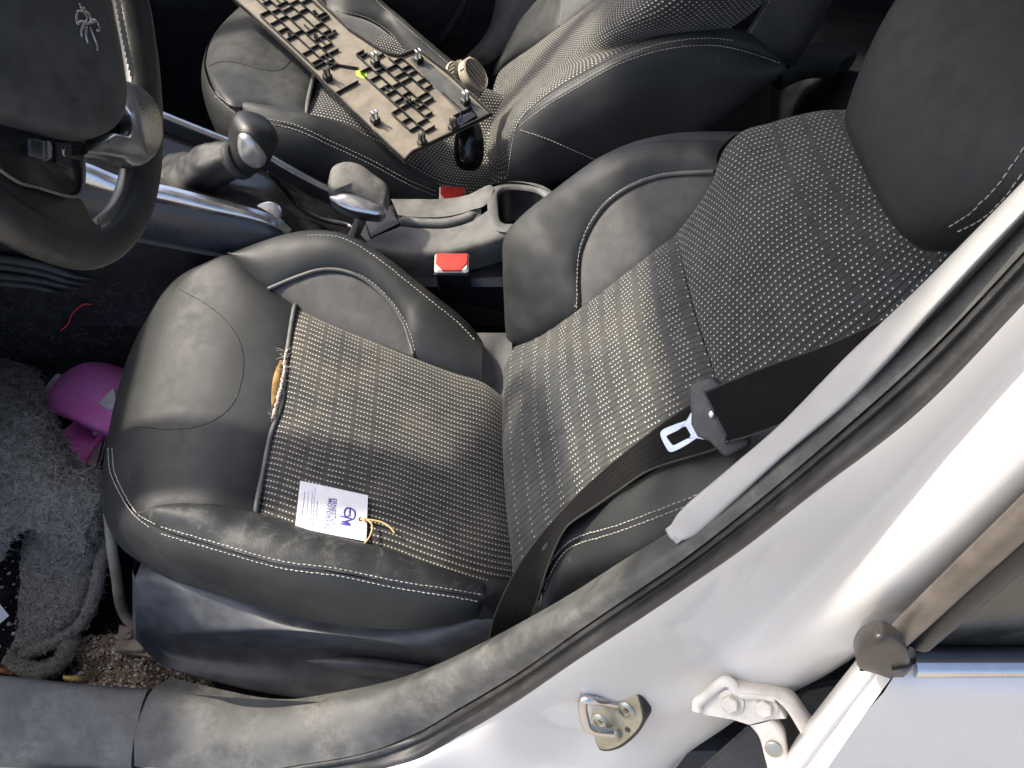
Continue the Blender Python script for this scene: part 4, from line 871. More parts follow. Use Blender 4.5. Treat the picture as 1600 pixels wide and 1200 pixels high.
# ------------------------------------------------------------------ steering wheel
tw = R(15); wn_ = A([math.cos(tw), 0, math.sin(tw)]); wc = A([-.41, .62, .65]); wu = A([-math.sin(tw), 0, math.cos(tw)])
wheel = thing('steering_wheel', 'black leather steering wheel with a satin chrome spoke insert', 'steering wheel', tuple(wc))
def W_(a, b, o=0.): return U(a, b, pl=(wn_, wn_ @ wc + o))
vis = [W_(a, b) for a, b in ((196, -20), (214, 60), (222, 130), (225, 200), (219, 275), (200, 335), (168, 372), (130, 386), (75, 372), (20, 346), (-30, 312))]
q = A([[(p - wc)[1], (p - wc) @ wu] for p in vis])
M = np.c_[2 * q, np.ones(len(q))]; so = np.linalg.lstsq(M, (q ** 2).sum(1), rcond=None)[0]; cc = so[:2]; rr = math.sqrt(so[2] + cc @ cc)
print('WHEEL fit', cc, rr)
a0 = math.atan2(*(q[0] - cc)[::-1]); a1 = math.atan2(*(q[-1] - cc)[::-1])
hid = []
rest = (a1 - a0) if False else None
da = (a0 - a1) % (2 * math.pi); step = 9
# go on from the last traced point round the hidden side back to the first
dirn = 1 if ((math.atan2(*(q[5] - cc)[::-1]) - a0) % (2 * math.pi)) < math.pi else -1
tot = ((a0 - a1) * dirn) % (2 * math.pi)
for k in range(1, step): 
    t = a1 + dirn * tot * k / step; hid.append(wc + A([0, 1, 0]) * (cc[0] + rr * math.cos(t)) + wu * (cc[1] + rr * math.sin(t)))
rim = tube('rim', spl(vis + hid, 140, True), .0205, 'wheel_leather', wheel, k=20, closed=True, up=wn_, flat=.82)
wcen = wc + A([0, 1, 0]) * cc[0] + wu * cc[1]
hubp = [(154, -60), (166, 0), (180, 62), (189, 112), (193, 145), (192, 168), (185, 192), (170, 205), (140, 217), (120, 216), (60, 201), (0, 183), (-80, 150), (-160, 60), (-160, -120), (0, -240), (110, -200)]
hub = plate('airbag_cover', [W_(a, b, .030) for a, b in hubp], wn_, .05, 'airbag_skin', wheel, rings=((0, 0), (.003, .006), (.008, .010)), smooth_n=90, dome=((.85, .014), (.6, .018), (.3, .020)), sharp=80)
chr_ = [(192, 124), (203, 128), (213, 133), (226, 142), (237, 153), (246, 168), (251, 185), (253, 213), (249, 230), (242, 243), (231, 253), (219, 259), (207, 259), (200, 253), (193, 248), (165, 243), (135, 241), (137, 232), (155, 220), (176, 208), (190, 211), (199, 213), (204, 206), (205, 196), (203, 181), (198, 172), (191, 164), (188, 145)]
plate('chrome_spoke', [W_(a, b, .0225) for a, b in chr_], wn_, .012, 'satin_chrome', wheel, rings=((0, 0), (.001, .0018), (.0025, .0026)), sharp=60)
plate('spoke_web', [W_(a, b, .004) for a, b in ((120, 200), (190, 130), (215, 150), (215, 240), (195, 246), (140, 242))], wn_, .012, 'plastic_black', wheel)
panl = [(-60, 168), (0, 186), (60, 204), (120, 219), (133, 224), (131, 250), (131, 285), (126, 302), (118, 307), (104, 306), (60, 293), (28, 283), (-20, 250), (-60, 220)]
lp = plate('control_panel', [W_(a, b, .018) for a, b in panl], wn_, .02, 'plastic_gloss', wheel, rings=((0, 0), (.0015, .0015)), sharp=50)
lowl = [(-60, 216), (-20, 247), (28, 282), (60, 292), (104, 306), (120, 308), (128, 318), (138, 338), (152, 356), (172, 366), (150, 385), (110, 388), (60, 372), (10, 345), (-60, 300)]
plate('lower_spoke', [W_(a, b, .010) for a, b in lowl], wn_, .02, 'wheel_leather', wheel, rings=((0, 0), (.0015, .003), (.003, .004)), smooth_n=70, sharp=80)
tube('panel_edge', spl([W_(a, b, .021) for a, b in ((-20, 251), (28, 284), (60, 293), (104, 306), (118, 307), (126, 302), (131, 285), (131, 250))], 50), .0014, 'plastic_console', wheel)
sc0 = W_(58, 230, .024)
a_, b_ = A([0, 1., 0]), wu
def Q_(zx, zy, o): return W_(zx / 8, 180 + zy / 8, o)
scr = plate('scroll_wheel', [Q_(x, y, .022) for x, y in ((378, 292), (520, 330), (545, 540), (385, 490))], wn_, .006, 'plastic_console', wheel, rings=((0, 0), (.001, .003)))
for x in (400, 430, 460, 490, 520):
    V, F = tube_mesh([Q_(x, 300 + (x - 378) * .25, .0255), Q_(x + 6, 492 + (x - 385) * .28, .0255)], .0006, k=6); mesh_obj('scroll_ridge', V, F, 'plastic_black', scr)
plate('scroll_cap', [Q_(x, y, .022) for x, y in ((550, 320), (600, 330), (632, 400), (628, 550), (580, 570), (552, 545))], wn_, .006, 'satin_chrome', wheel, rings=((0, 0), (.001, .0025)))
bt = plate('speed_button', [Q_(x, y, .0205) for x, y in ((695, 335), (880, 345), (890, 440), (880, 650), (860, 668), (740, 620), (710, 590), (703, 450))], wn_, .004, 'plastic_dark', wheel, rings=((0, 0), (.0008, .001)))
V, F = joinm([tube_mesh([Q_(x0, y0, .0222), Q_(x1, y1, .0222)], .00045, k=5) for x0, y0, x1, y1 in ((775, 425, 795, 500), (805, 425, 790, 470), (795, 500, 812, 508), (780, 470, 800, 470))])
mesh_obj('button_mark', V, F, 'dial_print', bt)
# rim lacing
Pz = spl([W_(a, b, .0215) for a, b in ((181, -15), (189, 30), (199, 80), (210, 126))], 60); parts = []
for i in range(0, 56, 4):
    s_ = A([0, 1., 0]) * .0075 + wu * .002
    parts.append(tube_mesh(spl([Pz[i] - s_, Pz[i] + wn_ * .0016, Pz[min(i + 4, 59)] + s_], 6), .0010, k=6)); parts.append(tube_mesh(spl([Pz[i] + s_, Pz[i] + wn_ * .0012, Pz[min(i + 4, 59)] - s_], 6), .0010, k=6))
V, F = joinm(parts); mesh_obj('rim_lacing', V, F, 'lace', rim)
V, F = joinm([tube_mesh(spl([p - s_ * .9, p + wn_ * .001 + A([0, 0, .001]), p + s_ * .9 + wu * .004], 5), .0005, k=5) for p in spl([W_(a, b, .012) for a, b in ((208, 268), (196, 310), (178, 338), (155, 357))], 40)])
mesh_obj('rim_lacing', V, F, 'plastic_dark', rim)
# emblem on the hub
def E_(zx, zy): 
    return (60 + zx / 3.527, zy / 3.527)
strokes = [[(222, 18), (232, 45), (252, 48)], [(212, 60), (206, 95), (212, 132), (228, 120), (250, 118)], [(214, 62), (240, 66), (262, 90), (262, 112)], [(252, 62), (275, 78), (284, 110), (312, 116), (328, 140), (330, 175)], [(262, 112), (242, 140), (230, 172), (236, 205)], [(262, 150), (256, 190), (268, 240)], [(280, 150), (300, 200), (318, 250), (320, 280)], [(312, 118), (290, 122), (262, 135)], [(318, 160), (322, 178)]]
parts = []
for st in strokes:
    P, N = onto([E_(*p) for p in st], [hub], 14, .0008)
    if len(P) > 3: parts.append(tube_mesh(P, .0016 * np.sin(np.linspace(.6, 2.6, len(P))), k=6, flat=.5, up=N))
V, F = joinm(parts); mesh_obj('hub_emblem', V, F, 'bright_chrome', hub)
V, F = joinm([tube_mesh(onto([(110, 166), (115, 160), (118, 153)], [hub], 6, .0003)[0], .0004, k=4), tube_mesh(onto([(115, 165), (120, 158)], [hub], 6, .0003)[0], .0004, k=4)])
mesh_obj('scuff', V, F, 'plastic_console', hub)
tube('steering_column', [wcen - wn_ * .01, wcen - wn_ * .07], .045, 'plastic_black', wheel, k=20)

# ------------------------------------------------------------------ loose trim panel on the passenger seat
pA, pB, pC = U(632, 253, Z=.215), U(769, 180, Z=.225), U(365, 0, Z=.30)
pn = np.cross(pB - pA, pC - pA); pn /= np.linalg.norm(pn); pn = pn if pn[2] > 0 else -pn
panel = thing('trim_panel', 'removed plastic trim panel lying ribbed side up on the far seat cushion', 'trim panel', tuple(pA))
def N_(a, b, o=0.): return U(a, b, pl=(pn, pn @ pA + o))
outl = [(632, 253), (644, 240), (768, 180), (700, 116), (652, 79), (640, 84), (625, 90), (605, 86), (585, 75), (545, 48), (500, 5), (440, -60), (300, -60), (365, 0), (410, 40), (470, 95), (530, 155), (590, 213)]
plate('back_plate', [N_(a, b) for a, b in outl], pn, .0035, 'panel_back', panel, rings=((0, 0),))
def wall(p, q_, h, th): 
    d = q_ - p; L = np.linalg.norm(d); d /= L; s_ = np.cross(pn, d)
    return box_mesh((p + q_) / 2 + pn * h / 2, d, s_, pn, L, th, h)
ed = [N_(a, b) for a, b in outl]
V, F = joinm([wall(ed[i], ed[(i + 1) % len(ed)], .007, .0025) for i in range(len(ed))]); mesh_obj('edge_flange', V, F, 'panel_dark', panel, smooth=False)
def Zr(x, y): return (360 + x / 3.636, y / 3.636)
ls = (pC - pA) / np.linalg.norm(pC - pA); lt = (pB - pA) - ls * ((pB - pA) @ ls); lw = np.linalg.norm(lt); lt /= lw
def loc(s, t): return pA + ls * s + lt * t
segs = []; rnd = random.Random(11)
def lattice(spans, t0, widths, cell):
    """staggered box ribs: long walls between columns, cross walls shifted unevenly from column to column"""
    t = t0
    for i, ((s0, s1), dt) in enumerate(zip(spans, widths)):
        segs.append((loc(s0, t), loc(s1, t))); segs.append((loc(s0 + rnd.uniform(0, .02), t + dt), loc(s1 - rnd.uniform(0, .02), t + dt)))
        segs.append((loc(s0, t), loc(s0, t + dt))); segs.append((loc(s1, t), loc(s1, t + dt)))
        s = s0 + cell * rnd.uniform(.4, 1.)
        while s < s1 - .008:
            segs.append((loc(s, t), loc(s, t + dt)))
            if rnd.random() < .12: segs.append((loc(s, t + dt * .5), loc(s + cell * .8, t + dt * .5)))
            s += cell * rnd.choice((.7, .95, 1., 1.15, 1.9))
        t += dt
lattice([(.045, .095), (.028, .205), (.055, .245), (.080, .218), (.105, .190)], .048, (.018, .021, .017, .023, .018), .024)
lattice([(.262, .43), (.245, .60), (.275, .62), (.31, .62), (.355, .62)], .012, (.020, .017, .022, .018, .020), .025)
segs += [(loc(.19, .0), loc(.19, .05)), (loc(.215, .07), loc(.262, .03)), (loc(.08, .147), loc(.03, .147)), (loc(.03, .147), loc(.012, .128))]
plate('dark_strip', [N_(a, b, .0012) for a, b in ((640, 93), (653, 82), (765, 179), (742, 188), (715, 173))], pn, .0008, 'panel_strip', panel, rings=((0, 0),))
V, F = joinm([wall(p, q_, .0062, .0011) for p, q_ in segs]); tag(mesh_obj('rib_lattice', V, F, 'panel_dark', panel, smooth=False), kind='stuff')
for zx, zy in ((555, 435), (825, 350), (1070, 335), (825, 680), (1090, 805), (1335, 570), (1265, 720), (1010, 570)):
    c = N_(*Zr(zx, zy + 18)); tall = .026 if zx != 1010 else .012
    d = (pB - pA) / np.linalg.norm(pB - pA); s_ = np.cross(pn, d)
    cl = box('clip', c + pn * tall * .22, (.014, .013, tall * .44), 'panel_dark', panel, .001, d, s_, pn)
    for e_ in (-1, 1): box('clip_prong', c + pn * tall * .70 + d * e_ * .0035, (.003, .009, tall * .6), 'steel' if zx in (1070, 825, 1335) and zy < 690 else 'panel_dark', cl, .0008, d, s_, pn)
for zx, zy in ((480, 78), (593, 190), (338, 203), (485, 212)): lathe('boss', [(.004, 0), (.004, .005), (.0028, .005), (.0028, .001)], N_(*Zr(zx, zy)), pn, 'panel_dark', panel, 16)
plate('green_sticker', [N_(*Zr(x, y), .0006) for x, y in ((712, 402), (732, 394), (776, 412), (772, 445), (752, 445), (714, 428))], pn, .0004, 'sticker_green', panel, rings=((0, 0),))
plate('socket', [N_(*Zr(x, y), .004) for x, y in ((1262, 660), (1370, 610), (1400, 665), (1310, 725), (1285, 715))], pn, .006, 'plastic_gloss', panel, rings=((0, 0), (.0015, .003), (.005, -.002)))
# vent, black ball-ended piece
vent = thing('air_vent', 'round grey ribbed plastic vent leaning behind the loose trim panel', 'air vent', U(730, 150, Z=.15))
vc = U(722, 130, Z=.205); vax = A([.62, -.18, .55]); vax /= np.linalg.norm(vax); a, b, n = plane_axes(vax)
lathe('outer_ring', [(.034, -.006), (.040, -.004), (.042, .0), (.040, .004), (.035, .004), (.033, .0), (.034, -.006)], vc, vax, 'vent_grey', vent, 48)
inn = vc + vax * .022
lathe('rear_ring', [(.027, -.003), (.031, .0), (.031, .014), (.028, .016), (.026, .0)], inn, vax, 'vent_grey', vent, 40)
for k in range(26):
    t = 2 * math.pi * k / 26; d = a * math.cos(t) + b * math.sin(t); s_ = np.cross(vax, d)
    V, F = box_mesh(vc + d * .031 + vax * .006, d, s_, vax, .012, .0018, .022); mesh_obj('fin', V, F, 'vent_grey', vent, smooth=False)
for k in range(-2, 3):
    V, F = box_mesh(inn + a * k * .010 + vax * .01, a, b, vax, .002, .052, .008); mesh_obj('slat', V, F, 'vent_grey', vent, smooth=False)
ballp = thing('shift_knob', 'glossy black round-ended plastic piece lying under the trim panel corner', 'plastic piece', U(735, 240, Z=.08))
prof = [(.004, -.052), (.014, -.050), (.0225, -.043), (.0275, -.03), (.0285, -.012), (.027, .006), (.023, .022), (.017, .034), (.015, .055), (.0145, .07), (.01, .072)]
lathe('knob_body', prof, U(733, 222, Z=.135), (.05, .45, .85), 'plastic_gloss', ballp, 36, 70)

# ------------------------------------------------------------------ price tag on the cushion
trees = BVHTree.FromPolygons([tuple(v) for v in ALL[cloth.name][0]], ALL[cloth.name][1])
tcr = [(469, 751), (575, 774), (572, 846), (461, 824)]
def hit(a, b): 
    h = trees.ray_cast(Vector(cC), Vector(ray(a, b)).normalized()); return A(h[0]) if h[0] is not None else None
h3 = [hit(475, 760), hit(565, 780), hit(560, 825)]
gn_ = np.cross(h3[1] - h3[0], h3[2] - h3[0]); gn_ /= np.linalg.norm(gn_); gn_ = gn_ if gn_[2] > 0 else -gn_
g0 = h3[0] + gn_ * .004
def K_(a, b, o=0.): return U(a, b, pl=(gn_, gn_ @ g0 + o))
ptag = thing('paper_tag', 'white card tag with purple lettering and tan string lying on the near cushion', 'tag', tuple(K_(515, 800)))
plate('card', [K_(a, b) for a, b in tcr], gn_, .0007, 'paper', ptag, rings=((0, 0),))
def z2(x, y): return (430 + x / 7.27, 730 + y / 7.27)
plate('eyelet', [K_(*z2(967 + 22 * math.cos(t), 592 + 24 * math.sin(t)), .0003) for t in np.linspace(0, 2 * math.pi, 20)[:-1]], gn_, .0002, 'leather_black', ptag, rings=((0, 0),))
tx = K_(*z2(600, 700)) - K_(*z2(655, 340)); 
def ink(name, strokes, r, mat):
    V, F = joinm([tube_mesh(spl([K_(*z2(*p), .0004) for p in st], 4 * len(st)), r * (np.sin(np.linspace(.5, 2.64, 4 * len(st))) * .45 + .6), k=6, flat=.15, up=gn_) for st in strokes]); return mesh_obj(name, V, F, mat, ptag)
ink('monogram', [[(888, 592), (908, 545), (897, 493), (855, 467), (812, 466), (788, 500), (790, 545), (815, 562), (838, 548)], [(852, 470), (846, 515), (852, 560)], [(738, 553), (800, 570), (885, 590)], [(885, 590), (820, 610), (752, 618)], [(752, 618), (830, 632), (850, 642)], [(850, 642), (790, 645), (738, 640)], [(738, 640), (800, 652), (858, 660)]], .0011, 'ink_purple')
def text_on(name, s, p0, p1, size, mat, shear=.28, spacing=1.):
    """lettering whose line runs from p0 to p1 on the card"""
    c = bpy.data.curves.new(name, 'FONT'); c.body = s; c.size = 1; c.shear = shear; c.extrude = 0; c.space_character = spacing; c.offset = .004
    to = bpy.data.objects.new(name, c); COL.objects.link(to); bpy.context.view_layer.update()
    me = bpy.data.meshes.new_from_object(to); bpy.data.objects.remove(to, do_unlink=True)
    co = np.empty(len(me.vertices) * 3); me.vertices.foreach_get('co', co); co = co.reshape(-1, 3)
    P0, P1 = K_(*z2(*p0), .0004), K_(*z2(*p1), .0004); L = np.linalg.norm(P1 - P0); ex = (P1 - P0) / L; ey = np.cross(gn_, ex)
    sx = L / co[:, 0].max()
    W = P0 + co[:, :1] * sx * ex + co[:, 1:2] * size * ey
    F = [tuple(p.vertices) for p in me.polygons]; bpy.data.meshes.remove(me)
    return mesh_obj(name, W, F, mat, ptag, smooth=False)
text_on('lettering', 'ERNESTO', (655, 345), (632, 640), .0072, 'ink_purple')
text_on('lettering', 'MOTORS S.L', (605, 345), (562, 708), .0072, 'ink_purple')
random.seed(3)
for x0, y0, x1, y1 in ((480, 380, 460, 560), (455, 230, 415, 700), (420, 270, 395, 690), (378, 270, 345, 640), (332, 280, 295, 610)):
    st = []; t = 0.
    while t < .97:
        l = random.uniform(.012, .035); f = lambda s: (x0 + (x1 - x0) * s + random.uniform(-5, 5), y0 + (y1 - y0) * s)
        st.append([f(t), f(min(1, t + l))]); t += l + random.choice((.012, .012, .03))
    ink('small_print', st, .0006, 'ink_pale')
tube('string', spl([K_(*z2(x, y), o) for x, y, o in ((967, 592, .0015), (1000, 588, .003), (1050, 595, .003), (1130, 605, .004), (1220, 630, .005), (1300, 680, .006), (1355, 745, .004))], 40), .0011, 'string_tan', ptag)
tube('string', spl([K_(*z2(x, y), o) for x, y, o in ((1000, 588, .003), (1060, 610, .003), (1100, 660, .004), (1095, 730, .004), (1060, 810, .004), (1010, 865, .004), (930, 868, .004), (840, 845, .004), (790, 825, .002))], 50), .0010, 'string_tan', ptag)
lathe('string_knot', [(.001, -.0018), (.0026, -.001), (.0028, .0006), (.001, .002)], K_(*z2(1012, 592), .003), gn_, 'string_tan', ptag, 12)

# ------------------------------------------------------------------ driver's footwell: crumpled mat, pink shoes, litter
def fold(name, rows, mat, parent, nu=170, nv=150, rough=.010, rsc=15, th=.006):
    C = [[U(a, b, Z=z) for a, b, z in r_] for r_ in rows]
    G = grid_loft(C, nu, nv); N, fl = gnormals(G, (0, -.3, 1))
    d = (vnoise(G.reshape(-1, 3), rsc, 2.) + .6 * vnoise(G.reshape(-1, 3), rsc * 2.4, 5.) + .45 * vnoise(G.reshape(-1, 3), rsc * 6, 9.) + .2 * vnoise(G.reshape(-1, 3), rsc * 14, 9.)).reshape(nu, nv) * rough
    top = G + N * d[..., None]; bot = top - N * th
    V = np.concatenate([top.reshape(-1, 3), bot.reshape(-1, 3)]); o = nu * nv
    ids = np.arange(o).reshape(nu, nv); q = np.stack([ids[:-1, :-1], ids[1:, :-1], ids[1:, 1:], ids[:-1, 1:]], 2).reshape(-1, 4)
    if fl: q = q[:, ::-1]
    F = q.tolist() + (q[:, ::-1] + o).tolist()
    bd = list(ids[0, :]) + list(ids[1:, -1]) + list(ids[-1, -2::-1]) + list(ids[-2:0:-1, 0])
    for i in range(len(bd)):
        a, b = bd[i], bd[(i + 1) % len(bd)]; F.append((a, b, b + o, a + o))
    return mesh_obj(name, V, F, mat, parent), top.reshape(-1, 3), N.reshape(-1, 3)
mat_ = thing('floor_mat', 'crumpled grey felt floor mat folded up in the driver footwell', 'floor mat', U(60, 900, Z=-.2))
u_o, uP, uN = fold('upper_fold', [
    [(-60, 545, -.10), (0, 540, -.09), (30, 552, -.09), (62, 596, -.09), (80, 655, -.08), (122, 716, -.05), (172, 742, -.04)],
    [(-60, 640, -.02), (0, 640, -.01), (35, 650, -.01), (70, 690, .0), (105, 735, .0), (145, 765, .0), (174, 782, -.03)],
    [(-60, 740, -.03), (0, 740, -.01), (40, 745, .0), (80, 770, .01), (115, 790, .0), (145, 808, -.02), (166, 812, -.05)],
    [(-60, 850, -.09), (0, 830, -.05), (30, 800, -.03), (62, 800, -.02), (95, 825, -.03), (130, 845, -.04), (152, 838, -.06)],
    [(-60, 905, -.12), (0, 878, -.09), (30, 832, -.06), (60, 824, -.05), (95, 848, -.07), (128, 866, -.08), (146, 858, -.10)]], 'felt', mat_)
l_o, lP, lN = fold('hanging_flap', [
    [(38, 795, -.08), (70, 800, -.07), (110, 815, -.07), (150, 800, -.06), (178, 770, -.07)],
    [(34, 850, -.11), (70, 850, -.09), (110, 860, -.085), (150, 850, -.085), (172, 835, -.10)],
    [(30, 920, -.14), (66, 915, -.115), (105, 915, -.11), (136, 910, -.115), (152, 905, -.14)],
    [(24, 985, -.165), (60, 985, -.14), (98, 972, -.135), (124, 960, -.145), (138, 950, -.17)],
    [(10, 1030, -.18), (40, 1016, -.16), (85, 1000, -.155), (118, 982, -.165), (128, 975, -.185)]], 'felt', mat_, rough=.005)
tube('rolled_hem', spl([U(a, b, Z=z) for a, b, z in ((14, 1026, -.165), (34, 1042, -.165), (62, 1048, -.165), (92, 1036, -.165), (108, 1008, -.165), (112, 985, -.165))], 50), [.006] + list(.012 + .0025 * np.random.randn(46).cumsum() * .15) + [.010, .007, .003], 'felt', mat_, k=14)
tube('rolled_hem', spl([U(a, b, Z=z) for a, b, z in ((178, 790, -.06), (170, 830, -.08), (158, 880, -.10), (147, 930, -.125), (128, 972, -.15), (90, 1000, -.155), (30, 1024, -.165))], 60), [.005] + [.010] * 57 + [.007, .004], 'felt', mat_, k=12)
def fibres(name, P, N, n, mat, parent, lo, hi, r=.00022, lift_=.5):
    parts = []
    for i in range(n):
        k = np.random.randint(len(P)); d = np.random.randn(3); d /= np.linalg.norm(d); d = d - N[k] * (d @ N[k]) * (1 - lift_); l = random.uniform(lo, hi); c = np.random.randn(3) * .6
        c -= N[k] * min(0, c @ N[k])
        parts.append(tube_mesh(spl([P[k], P[k] + (d + N[k] * .25) * l * .5, P[k] + (d * .8 + c * .5 + N[k] * .15) * l], 5), [r, r, r, r * .8, r * .4], k=3, cap=False))
    V, F = joinm(parts); return tag(mesh_obj(name, V, F, mat, parent), kind='stuff')
fibres('felt_fuzz', uP, uN, 3600, 'felt_fibre', mat_, .004, .018, .00024)
fibres('loose_hairs', uP, uN, 260, 'debris_white', mat_, .012, .035, .00026)
fibres('felt_fuzz', lP, lN, 1800, 'felt_fibre', mat_, .003, .010, .00024)
fibres('dark_fuzz', uP, uN, 2500, 'felt_fibre_dark', mat_, .004, .016, .0003)
fibres('dark_fuzz', lP, lN, 1500, 'felt_fibre_dark', mat_, .003, .012, .0003)
for h_ in [o for o in mat_.children if o.name.startswith('rolled_hem')]:
    hv = A(ALL[h_.name][0]); hnm = np.random.randn(*hv.shape); hnm /= np.linalg.norm(hnm, axis=1, keepdims=True)
    fibres('hem_fuzz', hv, hnm, 900, 'felt_fibre', mat_, .003, .009, .00022, .8); fibres('hem_fuzz', hv, hnm, 900, 'felt_fibre_dark', mat_, .003, .010, .0003, .8)
def shoe(name, label, rows, lining, group):
    t = thing(name, label, 'shoe', U(*rows[-1][0][:2], Z=rows[-1][0][2] - .03), group); return t
s1 = thing('pink_shoe', 'upper bright pink rubber shoe with a white rim, toe towards the mat', 'shoe', U(120, 640, Z=-.18), 'pair of pink shoes')
top_c = [[U(a, b, Z=z) for a, b, z in r_] for r_ in (
    [(100, 582, -.12), (118, 564, -.10), (140, 556, -.095), (162, 559, -.10), (215, 580, -.12)],
    [(84, 600, -.100), (110, 585, -.080), (140, 578, -.072), (170, 583, -.072), (220, 600, -.08)],
    [(70, 622, -.095), (100, 614, -.070), (135, 614, -.058), (168, 620, -.055), (215, 635, -.06)],
    [(66, 634, -.10), (92, 644, -.075), (118, 654, -.062), (150, 668, -.058), (200, 690, -.06)],
    [(72, 638, -.14), (94, 648, -.13), (118, 658, -.12), (148, 675, -.12), (200, 700, -.12)])]
u1 = patch('upper', top_c, 60, 50, 'pink', s1, (0, -.3, 1), rough=.0015, rsc=25)
tube('rim', spl([U(a, b, Z=z) for a, b, z in ((98, 581, -.118), (80, 602, -.112), (66, 622, -.108), (60, 633, -.112), (70, 640, -.125))], 24), [.003] + [.0062] * 21 + [.005, .003], 'pink_trim', s1)
tube('rim', spl([U(a, b, Z=z) for a, b, z in ((150, 676, -.10), (156, 668, -.085), (163, 660, -.07), (172, 652, -.062))], 14), .0055, 'pink_trim', s1)
plate('label_patch', [U(a, b, Z=-.050) for a, b in ((153, 630), (178, 606), (186, 640), (170, 641))], (0, -.3, 1), .003, 'pink_trim', s1)
s2 = thing('pink_shoe', 'lower magenta shoe with pale lining showing, half under the crumpled mat', 'shoe', U(120, 700, Z=-.19), 'pair of pink shoes')
patch('upper', [[U(a, b, Z=z) for a, b, z in r_] for r_ in ([(104, 668, -.16), (125, 655, -.15), (170, 690, -.15)], [(84, 692, -.15), (115, 690, -.125), (152, 690, -.12)], [(84, 712, -.15), (105, 730, -.13), (128, 742, -.12)], [(80, 740, -.18), (100, 760, -.17), (126, 770, -.16)])], 40, 40, 'pink', s2, (0, -.3, 1))
patch('lining', [[U(a, b, Z=z) for a, b, z in r_] for r_ in ([(152, 690, -.12), (138, 710, -.118), (128, 742, -.12)], [(166, 680, -.13), (158, 720, -.14), (145, 760, -.14)], [(182, 690, -.12), (182, 740, -.13), (170, 780, -.13)])], 30, 30, 'pink_lining', s2, (0, -.3, 1))
tube('lining_edge', spl([U(a, b, Z=z) for a, b, z in ((158, 681, -.117), (144, 698, -.114), (133, 718, -.114), (127, 744, -.116))], 24), .0045, 'pink', s2)
tube('shoe_strap', spl([U(a, b, Z=z) for a, b, z in ((166, 690, -.07), (160, 715, -.075), (150, 745, -.08), (144, 770, -.09))], 16), .006, 'plastic_black', s2)
# litter
th = tube('red_thread', spl(CY((95, 516, .853), (106, 507, .850), (112, 492, .850), (120, 483, .850), (133, 475, .849), (143, 476, .850)), 40), .0011, 'red_thread')
tag(th, 'thin red thread caught on the dark tunnel carpet', 'thread')
pp = plate('paper_scrap', CZ((-30, 930, -.16), (0, 944, -.155), (14, 962, -.16), (0, 974, -.16), (-30, 985, -.16)), (0, -.2, 1), .0006, 'paper', None, rings=((0, 0),)); tag(pp, 'torn white paper scrap beside the mat at the left edge', 'paper')
def leaf(name, px, z, mat, label, cat):
    C = [U(a, b, Z=z) for a, b in px]; C = spl(C, 26, True); c = C.mean(0); V = [c + A([0, 0, .003])] + [p + A([0, 0, .004 * math.sin(i * 1.9)]) for i, p in enumerate(C)]
    V += [v - A([0, 0, .0008]) for v in V]; n = 27
    F = [(0, 1 + i, 1 + (i + 1) % 26) for i in range(26)] + [(n, n + 1 + (i + 1) % 26, n + 1 + i) for i in range(26)] + [(1 + i, n + 1 + i, n + 1 + (i + 1) % 26, 1 + (i + 1) % 26) for i in range(26)]
    return tag(mesh_obj(name, V, F, mat), label, cat)
leaf('dry_leaf', [(258, 1068), (268, 1064), (276, 1067), (286, 1069), (291, 1074), (284, 1079), (272, 1077), (260, 1076)], -.165, 'leaf', 'pale yellow dry leaf scrap on the floor beside the seat base', 'leaf')
leaf('dry_leaf', [(-6, 1042), (8, 1040), (20, 1044), (27, 1050), (18, 1054), (4, 1052), (-8, 1050)], -.165, 'leaf_rust', 'rust brown dry leaf tucked under the mat by the sill', 'leaf')
leaf('dry_leaf', [(98, 1056), (112, 1056), (128, 1058), (126, 1063), (110, 1064), (100, 1062)], -.165, 'leaf', 'small tan leaf fragment just right of the mat hem', 'leaf')
def crumbs(name, n, mat, region, zr, size):
    parts = []
    for i in range(n):
        a, b = region(); c = U(a, b, Z=zr); s = random.uniform(*size); v = np.random.randn(8, 3) * .25 + A([[x, y, z] for x in (-1, 1) for y in (-1, 1) for z in (-.5, .5)])
        parts.append((c + v * s, [(0, 1, 3, 2), (4, 6, 7, 5), (0, 4, 5, 1), (2, 3, 7, 6), (0, 2, 6, 4), (1, 5, 7, 3)]))
    V, F = joinm(parts); o = mesh_obj(name, V, F, mat, smooth=False); return tag(o, None, None, kind='stuff')
def reg1():
    while True:
        a, b = random.uniform(110, 330), random.uniform(955, 1082)
        if b > 1085 - (a - 110) * .05 - 90 and random.random() < (1.2 - abs(a - 190) / 190): return a, b
def reg2(): return random.uniform(-20, 60), random.uniform(830, 1010)
def reg3():
    return random.uniform(0, 250), random.uniform(440, 560)
tag(crumbs('floor_grit', 5000, 'debris', reg1, -.187, (.0004, .0013)), 'tan grit and crumbs scattered over the floor by the sill', 'grit')
tag(crumbs('pale_crumbs', 330, 'debris_white', reg1, -.186, (.0005, .0018)), 'pale crumbs strewn over the floor between mat and seat', 'crumbs')
tag(crumbs('white_crumbs', 60, 'debris_white', reg2, -.19, (.0006, .0024)), 'white crumbs on the dark floor left of the mat', 'crumbs')
Pf = A([U(*reg1(), Z=-.187) for i in range(900)]); 
tag(fibres('floor_hairs', Pf, np.tile(A([[0, 0, 1.]]), (900, 1)), 700, 'hair_fibre', None, .008, .03, .00022, .3), 'tan hairs tangled on the floor beside the seat base', 'hair')
Pf = A([U(a, b, Y=.856) for a, b in (reg3() for i in range(700))])
tag(fibres('carpet_fuzz', Pf, np.tile(A([[0, -1., 0.]]), (700, 1)), 500, 'lint', None, .004, .016, .00018, .4), 'grey lint caught on the dark tunnel carpet', 'lint')
crumb = []

